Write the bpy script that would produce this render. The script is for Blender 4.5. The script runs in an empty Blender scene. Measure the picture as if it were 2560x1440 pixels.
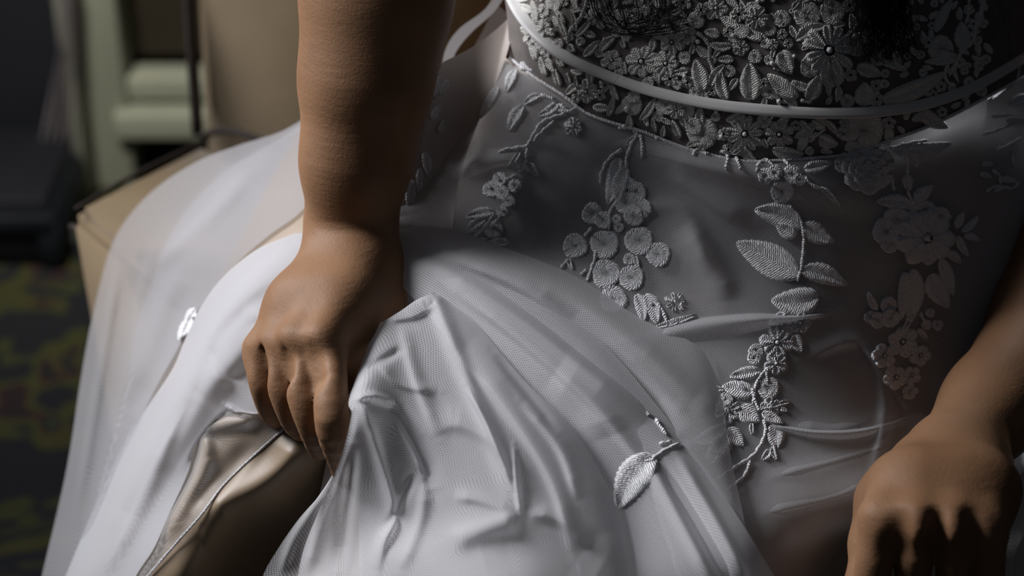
import bpy, bmesh, math, random
import numpy as np
from mathutils import Vector
from mathutils.bvhtree import BVHTree

rnd = random.Random(7)
S = bpy.context.scene
# ------------------------------------------------------------------ camera, world, lights
F = 4978.0                      # focal length in pixels of the 2560 wide frame
PITCH = math.radians(32)
CAM = np.array([0.0, -1.19, 1.36])
FWD = np.array([0, math.cos(PITCH), -math.sin(PITCH)])
UPV = np.array([0, math.sin(PITCH), math.cos(PITCH)])
RGT = np.array([1.0, 0, 0])
cd = bpy.data.cameras.new('camera'); cam = bpy.data.objects.new('camera', cd); S.collection.objects.link(cam)
cd.sensor_width = 36; cd.lens = F / 2560 * 36
cam.location = CAM; cam.rotation_euler = (math.pi / 2 - PITCH, 0, 0)
cd.dof.use_dof = True; cd.dof.focus_distance = 1.335; cd.dof.aperture_fstop = 3.6
cd.clip_start = 0.05
S.camera = cam
S.view_settings.view_transform = 'Standard'; S.view_settings.look = 'None'
S.view_settings.gamma = 1; S.view_settings.use_curve_mapping = False
S.view_settings.exposure = 0.0
W = bpy.data.worlds.new('world'); S.world = W; W.use_nodes = True
W.node_tree.nodes['Background'].inputs[0].default_value = (0.38, 0.41, 0.50, 1)
W.node_tree.nodes['Background'].inputs[1].default_value = 0.058
S.cycles.transparent_max_bounces = 20
S.cycles.max_bounces = 8


def area(name, loc, target, size, power, col, spread=180):
    l = bpy.data.lights.new(name, 'AREA'); l.shape = 'RECTANGLE'; l.size, l.size_y = size
    l.energy = power; l.color = col; l.spread = math.radians(spread)
    o = bpy.data.objects.new(name, l); S.collection.objects.link(o)
    o.location = loc
    o.rotation_euler = (Vector(target) - Vector(loc)).to_track_quat('-Z', 'Y').to_euler()
    return o


area('window_light_left', (-1.30, 0.20, 1.72), (-0.08, -0.08, 0.62), (0.5, 0.6), 3.0, (0.96, 0.96, 1.0), 48)
area('added_key_left_rear', (-1.5, 0.72, 1.50), (0.0, 0.0, 0.65), (0.5, 0.7), 6.0, (0.96, 0.96, 1.0), 90)  # second left source, added so light reaches the bodice behind the arm
area('window_light_right', (0.62, 1.10, 1.55), (0.38, 0.0, 0.70), (0.3, 0.3), 1.9, (0.95, 0.95, 1.0), 50)
area('door_frame_fill', (-0.75, 0.15, 1.9), (-0.66, 1.25, 0.45), (0.3, 0.3), 3.0, (1.0, 0.97, 0.86), 50)  # added fill that brightens the door frame, stands for no real lamp

# ------------------------------------------------------------------ helpers


def at(px, py, d):
    px = np.asarray(px, float); py = np.asarray(py, float); d = np.asarray(d, float)
    v = FWD + ((px - 1280) / F)[..., None] * RGT + ((720 - py) / F)[..., None] * UPV
    return CAM + d[..., None] * v


def P(px, py, d):
    return Vector(at(px, py, d))


def tag(o, label=None, cat=None, group=None, kind=None):
    if label: o['label'] = label
    if cat: o['category'] = cat
    if group: o['group'] = group
    if kind: o['kind'] = kind
    return o


def link(name, me, m=None, parent=None, smooth=True):
    o = bpy.data.objects.new(name, me); S.collection.objects.link(o)
    if m and not me.materials: me.materials.append(m)
    if smooth:
        me.polygons.foreach_set('use_smooth', [True] * len(me.polygons))
    if parent: o.parent = parent
    return o


def empty(name, loc=(0, 0, 0)):
    o = bpy.data.objects.new(name, None); S.collection.objects.link(o); o.empty_display_size = .05
    return o


def mesh_from(name, V, Fc, m=None, parent=None, uv=None, smooth=True):
    me = bpy.data.meshes.new(name)
    me.from_pydata([tuple(map(float, v)) for v in V], [], [tuple(int(i) for i in f) for f in Fc])
    if uv is not None:
        lay = me.uv_layers.new(name='UVMap')
        idx = np.empty(len(me.loops), dtype=np.int32); me.loops.foreach_get('vertex_index', idx)
        lay.data.foreach_set('uv', np.asarray(uv, np.float32)[idx].ravel())
    me.update()
    return link(name, me, m, parent, smooth)


def catmull(pts, n):
    """resample a polyline (k,m) to n points evenly, smooth"""
    p = np.asarray(pts, float)
    if len(p) == 1: return np.repeat(p, n, 0)
    if len(p) == 2:
        t = np.linspace(0, 1, n)[:, None]; return p[0] * (1 - t) + p[1] * t
    q = np.vstack([2 * p[0] - p[1], p, 2 * p[-1] - p[-2]])
    out = []
    for i in range(len(p) - 1):
        a, b, c, d = q[i:i + 4]
        t = np.linspace(0, 1, 16, endpoint=False)[:, None]
        out.append(.5 * (2 * b + (c - a) * t + (2 * a - 5 * b + 4 * c - d) * t ** 2 + (3 * b - a - 3 * c + d) * t ** 3))
    out = np.vstack(out + [p[-1:]])
    s = np.r_[0, np.cumsum(np.linalg.norm(np.diff(out[:, :2], axis=0), axis=1) + 1e-9)]
    u = np.linspace(0, s[-1], n)
    return np.stack([np.interp(u, s, out[:, j]) for j in range(out.shape[1])], 1)


class TPS:
    def __init__(self, pts, lam=0.02):
        p = np.asarray(pts, float); self.c = p[:, :2] / 1000; z = p[:, 2]
        n = len(p); r = np.linalg.norm(self.c[:, None] - self.c[None], axis=2)
        K = self.k(r) + lam * np.eye(n); A = np.zeros((n + 3, n + 3)); Q = np.c_[np.ones(n), self.c]
        A[:n, :n] = K; A[:n, n:] = Q; A[n:, :n] = Q.T
        self.w = np.linalg.solve(A, np.r_[z, 0, 0, 0])

    @staticmethod
    def k(r): return r ** 2 * np.log(r + 1e-9)

    def __call__(self, x, y):
        x = np.asarray(x, float); sh = x.shape
        q = np.stack([x.ravel(), np.asarray(y, float).ravel()], 1) / 1000
        n = len(self.c); out = np.full(len(q), self.w[n]) + q @ self.w[n + 1:]
        for i in range(n):
            out += self.w[i] * self.k(np.linalg.norm(q - self.c[i], axis=1))
        return out.reshape(sh)


def strokes(x, y, st):
    """sum of fold ridges. stroke = (pts, width_left, width_right, amp_mm)"""
    out = np.zeros_like(x)
    for pts, wl, wr, amp in st:
        p = catmull(pts, 24)
        best = np.full(x.shape, 1e9); sd = np.zeros_like(x); tt = np.zeros_like(x)
        for i in range(len(p) - 1):
            a = p[i]; b = p[i + 1]; ba = b - a; L = ba @ ba + 1e-9
            t = ((x - a[0]) * ba[0] + (y - a[1]) * ba[1]) / L
            tc = np.clip(t, 0, 1)
            dx = x - a[0] - tc * ba[0]; dy = y - a[1] - tc * ba[1]
            dd = dx * dx + dy * dy; m = dd < best
            best = np.where(m, dd, best)
            sd = np.where(m, np.sign(ba[0] * dy - ba[1] * dx), sd)
            tt = np.where(m, (i + tc) / (len(p) - 1), tt)
        dist = np.sqrt(best); w = np.where(sd > 0, wl, wr)
        taper = np.clip(np.sin(np.pi * np.clip(tt, 0.03, .97)) * 1.6, 0, 1)
        out += amp * np.exp(-(dist / w) ** 2) * taper
    return out * 1e-3


# depth (metres along the view axis) of the bride's torso and lap
torso_d = TPS([(1210, 0, 1.49), (1270, 0, 1.455), (1350, 60, 1.405), (1500, 100, 1.367), (1700, 100, 1.34), (1950, 100, 1.328),
               (2200, 100, 1.338), (2400, 100, 1.372), (2500, 100, 1.42), (2600, 100, 1.48), (1950, -120, 1.325), (1350, -120, 1.41),
               (2400, -120, 1.38), (1950, 290, 1.342), (1700, 300, 1.36), (1500, 280, 1.385), (1350, 200, 1.42), (1280, 150, 1.45),
               (2200, 290, 1.352), (2400, 260, 1.385), (2520, 220, 1.43), (2600, 200, 1.47), (1950, 410, 1.36), (1700, 400, 1.375), (2200, 380, 1.37), (1950, -450, 1.27), (1350, -450, 1.36), (2450, -450, 1.35)], .002)
skirt_d = TPS([(1300, 180, 1.432), (1400, 235, 1.412), (1480, 290, 1.395), (1600, 325, 1.378), (1720, 370, 1.368), (1860, 400, 1.36),
               (2010, 395, 1.358), (2130, 385, 1.362), (2220, 350, 1.372), (2330, 310, 1.385), (2450, 250, 1.41), (2560, 180, 1.45), (2620, 300, 1.46),
               (1190, 60, 1.49), (1120, 250, 1.452), (1020, 400, 1.435), (1250, 300, 1.422), (1300, 500, 1.402), (1150, 480, 1.42), (1000, 560, 1.415),
               (1600, 500, 1.385), (1900, 600, 1.375), (2250, 600, 1.395), (2500, 600, 1.45), (2400, 900, 1.43), (2300, 1100, 1.385), (2450, 1300, 1.34), (2650, 1300, 1.38),
               (1900, 800, 1.36), (1900, 1000, 1.335), (2100, 1000, 1.36), (1900, 1200, 1.305), (1900, 1440, 1.26), (2200, 1300, 1.32), (2180, 1450, 1.39), (2330, 1440, 1.42),
               (1500, 700, 1.372), (1100, 700, 1.375), (1250, 1000, 1.32), (1000, 1000, 1.345), (1600, 1000, 1.325), (1550, 1250, 1.285), (1000, 1400, 1.30),
               (1500, 1440, 1.25), (880, 900, 1.375), (750, 1200, 1.385), (700, 1000, 1.385), (600, 1100, 1.385), (500, 1300, 1.385), (450, 1440, 1.37), (750, 1440, 1.40),
               (700, 750, 1.41), (550, 750, 1.46), (750, 500, 1.46), (600, 450, 1.55), (760, 320, 1.57), (450, 600, 1.55), (350, 750, 1.60), (260, 700, 1.66),
               (330, 520, 1.68), (430, 950, 1.47), (300, 1000, 1.56), (300, 1300, 1.47), (200, 1000, 1.62), (150, 1300, 1.58), (100, 1440, 1.57), (220, 1440, 1.48),
               (1280, 1560, 1.22), (2400, 1560, 1.44), (300, 1560, 1.42)], .004)


def wrinkle(x, y, amp, seed=0, sc=1.0, ang=0.9):
    r = np.random.RandomState(seed); out = np.zeros_like(x)
    for i in range(6):
        a = ang + r.uniform(-.5, .5); k = r.uniform(.012, .035) * sc; ph = r.uniform(0, 6)
        u = x * math.cos(a) + y * math.sin(a); v = -x * math.sin(a) + y * math.cos(a)
        out += np.sin(u * k + 1.4 * np.sin(v * k * .35 + ph) + ph) * r.uniform(.4, 1)
    return out * amp * 1e-3 / 3


LAYERS = {}


def loft(name, rails, nu, nv, m, parent, st=(), off=0.0, wr=None, dfun=None, bvh=None, uvs=1.0, jit=0):
    """cloth lofted between rails; rail point = (px,py[,extra_mm toward camera])"""
    R = []
    for r in rails:
        r = [tuple(p) + (0.0,) * (3 - len(p)) for p in r]
        R.append(catmull(r, nu))
    R = np.stack(R)                                   # k,nu,3
    k = len(R)
    if k == 2:
        t = np.linspace(0, 1, nv)[:, None, None]; G = R[0] * (1 - t) + R[1] * t
    else:
        # across: catmull with chord weights
        key = np.r_[0, np.cumsum(np.mean(np.linalg.norm(np.diff(R[:, :, :2], axis=0), axis=2), axis=1))]
        tq = np.linspace(0, key[-1], nv); G = np.empty((nv, nu, 3))
        Q = np.concatenate([2 * R[:1] - R[1:2], R, 2 * R[-1:] - R[-2:-1]])
        for j, q in enumerate(tq):
            i = min(np.searchsorted(key, q, 'right') - 1, k - 2); t = (q - key[i]) / (key[i + 1] - key[i])
            a, b, c, d = Q[i], Q[i + 1], Q[i + 2], Q[i + 3]
            G[j] = .5 * (2 * b + (c - a) * t + (2 * a - 5 * b + 4 * c - d) * t ** 2 + (3 * b - a - 3 * c + d) * t ** 3)
    x, y, e = G[..., 0], G[..., 1], G[..., 2]
    if jit:
        x = x + jit * np.sin(y / 31.0 + 2 * np.sin(y / 77.0)); y = y + jit * np.sin(x / 37.0)
    D = (dfun or skirt_d)(x, y) - e * 1e-3 - off * 1e-3 - strokes(x, y, st)
    if wr: D = D - wrinkle(x, y, *wr)
    V = at(x, y, D)
    du = np.linalg.norm(np.diff(V, axis=1), axis=2); dv = np.linalg.norm(np.diff(V, axis=0), axis=2)
    U = np.zeros((nv, nu)); U[:, 1:] = np.cumsum(du, 1)
    U = U - U[:, nu // 2:nu // 2 + 1] * .0
    Vv = np.zeros((nv, nu)); Vv[1:] = np.cumsum(dv, 0)
    idx = np.arange(nv * nu).reshape(nv, nu)
    Fc = np.stack([idx[:-1, :-1], idx[:-1, 1:], idx[1:, 1:], idx[1:, :-1]], -1).reshape(-1, 4)
    # face the camera
    a, b, c = V[0, 0], V[0, 1], V[1, 1]
    i, j = nv // 2, nu // 2
    n = np.cross(V[i, j + 1] - V[i, j], V[i + 1, j] - V[i, j])
    if n @ FWD > 0: Fc = Fc[:, ::-1]
    o = mesh_from(name, V.reshape(-1, 3), Fc, m, parent, uv=np.stack([U, Vv], -1).reshape(-1, 2) * uvs)
    LAYERS.setdefault(bvh or name, []).append((V.reshape(-1, 3), Fc))
    return o


# ------------------------------------------------------------------ materials
def nt(name):
    m = bpy.data.materials.new(name); m.use_nodes = True
    n = m.node_tree.nodes; l = m.node_tree.links
    return m, n, l, n['Principled BSDF'], n['Material Output']


def ramp(n, l, src, stops):
    r = n.new('ShaderNodeValToRGB'); e = r.color_ramp.elements
    while len(e) < len(stops): e.new(.5)
    for k, (p, c) in enumerate(stops): e[k].position = p; e[k].color = (*c, 1)
    l.new(src, r.inputs[0]); return r.outputs[0]


def bumpn(n, l, h, strength, dist, bs):
    b = n.new('ShaderNodeBump'); b.inputs['Strength'].default_value = strength; b.inputs['Distance'].default_value = dist
    l.new(h, b.inputs['Height']); l.new(b.outputs[0], bs.inputs['Normal']); return b


def noise(n, l, scale, detail=3, vec=None, coord='Object', sc=None):
    t = n.new('ShaderNodeTexCoord'); x = n.new('ShaderNodeTexNoise')
    x.inputs['Scale'].default_value = scale; x.inputs['Detail'].default_value = detail
    if sc:
        mp = n.new('ShaderNodeMapping'); mp.inputs['Scale'].default_value = sc
        l.new(t.outputs[coord], mp.inputs[0]); l.new(mp.outputs[0], x.inputs['Vector'])
    else: l.new(t.outputs[coord], x.inputs['Vector'])
    return x.outputs['Fac']


def plain(name, c1, c2, scale=30, rough=.7, bump=.1, bd=.001, spec=.3, bscale=None, sheen=0, det=3):
    m, n, l, bs, o = nt(name)
    f = noise(n, l, scale, det)
    l.new(ramp(n, l, f, [(.3, c1), (.7, c2)]), bs.inputs['Base Color'])
    bs.inputs['Roughness'].default_value = rough; bs.inputs['Specular IOR Level'].default_value = spec
    if sheen: bs.inputs['Sheen Weight'].default_value = sheen
    if bump:
        bumpn(n, l, noise(n, l, bscale or scale * 8, 4), bump, bd, bs)
    return m


def math_n(n, l, op, a, b=None):
    x = n.new('ShaderNodeMath'); x.operation = op
    for i, v in enumerate((a, b)):
        if v is None: continue
        if isinstance(v, (int, float)): x.inputs[i].default_value = v
        else: l.new(v, x.inputs[i])
    return x.outputs[0]


def tulle(name, cell=.0019, thr=.55, soft=.5, col=(.71, .71, .725), base=.15, face=.55, trans=.45, maxop=.95):
    """hexagonal bobbinet: threads opaque, holes clear; reads denser at grazing angles"""
    m, n, l, bs, out = nt(name); n.remove(bs)
    uv = n.new('ShaderNodeTexCoord'); sp = n.new('ShaderNodeSeparateXYZ'); l.new(uv.outputs['UV'], sp.inputs[0])
    k = 2 * math.pi / (cell * .866)
    tot = None
    for a in (0, 60, 120):
        ca, sa = math.cos(math.radians(a)) * k, math.sin(math.radians(a)) * k
        s = math_n(n, l, 'ADD', math_n(n, l, 'MULTIPLY', sp.outputs[0], ca), math_n(n, l, 'MULTIPLY', sp.outputs[1], sa))
        c = math_n(n, l, 'COSINE', s)
        tot = c if tot is None else math_n(n, l, 'ADD', tot, c)
    mr = n.new('ShaderNodeMapRange'); l.new(tot, mr.inputs['Value'])
    mr.inputs['From Min'].default_value = thr - soft; mr.inputs['From Max'].default_value = thr + soft
    mr.inputs['To Min'].default_value = maxop; mr.inputs['To Max'].default_value = base
    lw = n.new('ShaderNodeLayerWeight'); lw.inputs['Blend'].default_value = .35
    fc = math_n(n, l, 'MULTIPLY', math_n(n, l, 'POWER', lw.outputs['Facing'], 1.6), face)
    inv = math_n(n, l, 'MULTIPLY', math_n(n, l, 'SUBTRACT', 1.0, mr.outputs[0]), math_n(n, l, 'SUBTRACT', 1.0, fc))
    op = math_n(n, l, 'SUBTRACT', 1.0, inv)
    df = n.new('ShaderNodeBsdfDiffuse'); df.inputs[0].default_value = (*col, 1)
    tr = n.new('ShaderNodeBsdfTranslucent'); tr.inputs[0].default_value = (*col, 1)
    mx = n.new('ShaderNodeMixShader'); mx.inputs[0].default_value = trans; l.new(df.outputs[0], mx.inputs[1]); l.new(tr.outputs[0], mx.inputs[2])
    tp = n.new('ShaderNodeBsdfTransparent')
    m2 = n.new('ShaderNodeMixShader'); l.new(op, m2.inputs[0]); l.new(tp.outputs[0], m2.inputs[1]); l.new(mx.outputs[0], m2.inputs[2])
    l.new(m2.outputs[0], out.inputs[0])
    return m


def satin(name, c1, c2, rough=.38):
    m, n, l, bs, o = nt(name)
    l.new(ramp(n, l, noise(n, l, 9, 2), [(.3, c1), (.7, c2)]), bs.inputs['Base Color'])
    bs.inputs['Roughness'].default_value = rough; bs.inputs['Specular IOR Level'].default_value = .5
    bs.inputs['Sheen Weight'].default_value = .2
    bumpn(n, l, noise(n, l, 1500, 2), .08, .0003, bs)
    return m


def thread(name, col=(.93, .93, .94), freq=620, rough=.55):
    """embroidery: slanted stitches running from the mid rib (uv.x along, uv.y across, metres)"""
    m, n, l, bs, o = nt(name)
    uv = n.new('ShaderNodeTexCoord'); sp = n.new('ShaderNodeSeparateXYZ'); l.new(uv.outputs['UV'], sp.inputs[0])
    nz = n.new('ShaderNodeTexNoise'); nz.inputs['Scale'].default_value = 500; nz.inputs['Detail'].default_value = 2; l.new(uv.outputs['UV'], nz.inputs['Vector'])
    ab = math_n(n, l, 'ABSOLUTE', sp.outputs[1])
    ph = math_n(n, l, 'ADD', math_n(n, l, 'MULTIPLY', sp.outputs[0], 1.0), math_n(n, l, 'MULTIPLY', ab, -.7))
    s = math_n(n, l, 'SINE', math_n(n, l, 'ADD', math_n(n, l, 'MULTIPLY', ph, freq * 6.28), math_n(n, l, 'MULTIPLY', nz.outputs['Fac'], 9.0)))
    h = math_n(n, l, 'ADD', math_n(n, l, 'MULTIPLY', s, .5), math_n(n, l, 'MULTIPLY', nz.outputs['Fac'], 1.3))
    rr = ramp(n, l, math_n(n, l, 'ADD', math_n(n, l, 'MULTIPLY', s, .25), .5), [(.15, tuple(c * .82 for c in col)), (.7, col)])
    l.new(rr, bs.inputs['Base Color'])
    bs.inputs['Roughness'].default_value = rough; bs.inputs['Sheen Weight'].default_value = .15
    bs.inputs['Specular IOR Level'].default_value = .35
    bumpn(n, l, h, .8, .001, bs)
    return m


def skin_mat():
    m, n, l, bs, o = nt('skin')
    f = noise(n, l, 14, 5)
    l.new(ramp(n, l, f, [(.3, (.18, .094, .047)), (.55, (.225, .121, .063)), (.8, (.255, .142, .077))]), bs.inputs['Base Color'])
    bs.inputs['Roughness'].default_value = .6; bs.inputs['Specular IOR Level'].default_value = .22
    bs.inputs['Subsurface Weight'].default_value = .12; bs.inputs['Subsurface Radius'].default_value = (.006, .002, .001)
    bs.inputs['Subsurface Scale'].default_value = .6
    a = noise(n, l, 520, 3); b = noise(n, l, 120, 3, sc=(.35, .6, 2.4))
    bumpn(n, l, math_n(n, l, 'ADD', math_n(n, l, 'MULTIPLY', a, .5), math_n(n, l, 'MULTIPLY', b, .8)), .34, .0013, bs)
    return m


M = dict(
    skin=skin_mat(),
    satin=satin('nude_satin', (.21, .15, .092), (.26, .19, .12), .48),
    lining=satin('lining', (.40, .345, .31), (.46, .40, .36), .55),
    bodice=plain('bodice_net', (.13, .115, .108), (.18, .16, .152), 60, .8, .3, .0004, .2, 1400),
    net=tulle('tulle_fine', base=.16, maxop=.62, face=.6),
    net_soft=tulle('tulle_soft', base=.30, maxop=.42, face=.5, cell=.0023),
    net2=tulle('tulle_layered', base=.30, maxop=.88, face=.7, cell=.0019),
    net3=tulle('tulle_dense', col=(.64, .64, .665), base=.80, maxop=.98, face=.7),
    net_thin=tulle('tulle_thin', base=.04, maxop=.34, face=.4),
    veil=tulle('veil_tulle', col=(.58, .575, .60), base=.35, maxop=.6, face=.5, thr=.2),
    lace=thread('embroidery_thread'),
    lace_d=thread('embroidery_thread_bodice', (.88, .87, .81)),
    ribbon=plain('satin_ribbon', (.62, .61, .60), (.68, .67, .65), 50, .42, .1, .0002, .4, 900),
    chair=plain('beige_velour', (.17, .12, .064), (.25, .18, .10), 9, .9, .25, .002, .15, 160, .3),
    piping=plain('chair_piping_and_shade', (.035, .028, .025), (.05, .04, .035), 40, .8, .1),
    wood=plain('chair_leg_wood', (.05, .03, .02), (.08, .05, .03), 30, .5, .1),
    hair=plain('dark_hair', (.006, .006, .009), (.010, .010, .014), 30, .5, 0, spec=.15),
    frame=plain('painted_frame', (.30, .31, .25), (.36, .37, .30), 5, .6, .05),
    wall=plain('olive_wall', (.030, .032, .020), (.045, .046, .030), 2, .85, .1),
    dark=plain('dark_panel', (.010, .011, .017), (.016, .017, .024), 3, .6, .05),
    brown=plain('brown_panel', (.050, .040, .028), (.065, .052, .036), 3, .7, .05),
    shelf=plain('dark_shelf_wood', (.008, .010, .015), (.014, .017, .022), 6, .5, .1),
)
m, n, l, bs, o = nt('pearl'); bs.inputs['Base Color'].default_value = (.8, .8, .82, 1); bs.inputs['Roughness'].default_value = .12
bs.inputs['Coat Weight'].default_value = .6; M['pearl'] = m
m, n, l, bs, o = nt('clear_glass'); bs.inputs['Base Color'].default_value = (.8, .85, .8, 1); bs.inputs['Roughness'].default_value = .1
bs.inputs['Transmission Weight'].default_value = .7; M['glass'] = m
m, n, l, bs, o = nt('sheer_curtain_cloth'); bs.inputs['Base Color'].default_value = (.5, .46, .49, 1); bs.inputs['Roughness'].default_value = .9
bs.inputs['Alpha'].default_value = .75; bs.inputs['Transmission Weight'].default_value = 0; M['curtain'] = m
# patterned carpet
m, n, l, bs, o = nt('patterned_carpet')
v = n.new('ShaderNodeTexVoronoi'); v.inputs['Scale'].default_value = 30; v.feature = 'SMOOTH_F1'
tc = n.new('ShaderNodeTexCoord'); nz = n.new('ShaderNodeTexNoise'); nz.inputs['Scale'].default_value = 4; nz.inputs['Detail'].default_value = 3
l.new(tc.outputs['Object'], nz.inputs['Vector'])
va = n.new('ShaderNodeMix'); va.data_type = 'VECTOR'; va.inputs['Factor'].default_value = .25
l.new(tc.outputs['Object'], va.inputs['A']); l.new(nz.outputs['Color'], va.inputs['B']); l.new(va.outputs['Result'], v.inputs['Vector'])
sr = n.new('ShaderNodeSeparateColor'); l.new(v.outputs['Color'], sr.inputs[0])
rc = ramp(n, l, sr.outputs[0], [(.0, (.012, .013, .018)), (.34, (.012, .013, .018)), (.42, (.045, .052, .016)), (.60, (.06, .055, .014)),
                                 (.68, (.04, .012, .016)), (.78, (.012, .014, .016)), (.9, (.03, .045, .022))])
rc_node = rc.node; rc_node.color_ramp.interpolation = 'EASE'
l.new(rc, bs.inputs['Base Color']); bs.inputs['Roughness'].default_value = .95
bumpn(n, l, noise(n, l, 300, 3), .5, .004, bs); M['carpet'] = m


# ------------------------------------------------------------------ simple solids
def bm_obj(name, bm, m, parent=None, smooth=True):
    me = bpy.data.meshes.new(name); bmesh.ops.recalc_face_normals(bm, faces=bm.faces); bm.to_mesh(me); bm.free()
    return link(name, me, m, parent, smooth)


def slab(name, c, size, m, parent=None, rot=0, bev=.006, seg=3, smooth=True):
    bm = bmesh.new(); bmesh.ops.create_cube(bm, size=1)
    bmesh.ops.scale(bm, vec=size, verts=bm.verts)
    if bev: bmesh.ops.bevel(bm, geom=list(bm.edges), offset=bev, segments=seg, affect='EDGES', profile=.5)
    bmesh.ops.rotate(bm, cent=(0, 0, 0), matrix=__import__('mathutils').Matrix.Rotation(rot, 3, 'Z'), verts=bm.verts)
    bmesh.ops.translate(bm, vec=c, verts=bm.verts)
    return bm_obj(name, bm, m, parent, smooth)


def tube(name, pts, r, m, parent=None, seg=8, closed=False, n=None):
    P3 = np.asarray(pts, float)
    if n: P3 = catmull(P3, n)
    rr = np.full(len(P3), r) if np.isscalar(r) else np.interp(np.linspace(0, 1, len(P3)), np.linspace(0, 1, len(r)), r)
    V = []; Fc = []
    for i, p in enumerate(P3):
        t = P3[min(i + 1, len(P3) - 1)] - P3[max(i - 1, 0)]; t = t / (np.linalg.norm(t) + 1e-12)
        a = np.cross(t, FWD); a /= np.linalg.norm(a) + 1e-12; b = np.cross(t, a)
        for k in range(seg):
            q = 2 * math.pi * k / seg; V.append(p + rr[i] * (math.cos(q) * a + math.sin(q) * b))
    for i in range(len(P3) - 1):
        for k in range(seg):
            Fc.append((i * seg + k, i * seg + (k + 1) % seg, (i + 1) * seg + (k + 1) % seg, (i + 1) * seg + k))
    Fc.append(tuple(range(seg))[::-1]); Fc.append(tuple((len(P3) - 1) * seg + k for k in range(seg)))
    if name is None: return V, Fc
    L = np.linspace(0, 1, len(P3)) * sum(np.linalg.norm(np.diff(P3, axis=0), axis=1))
    uv = [(L[i], r * 0 + .0005 * k if np.isscalar(r) else .0005 * k) for i in range(len(P3)) for k in range(seg)]
    return mesh_from(name, V, Fc, m, parent, uv=uv)


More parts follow.
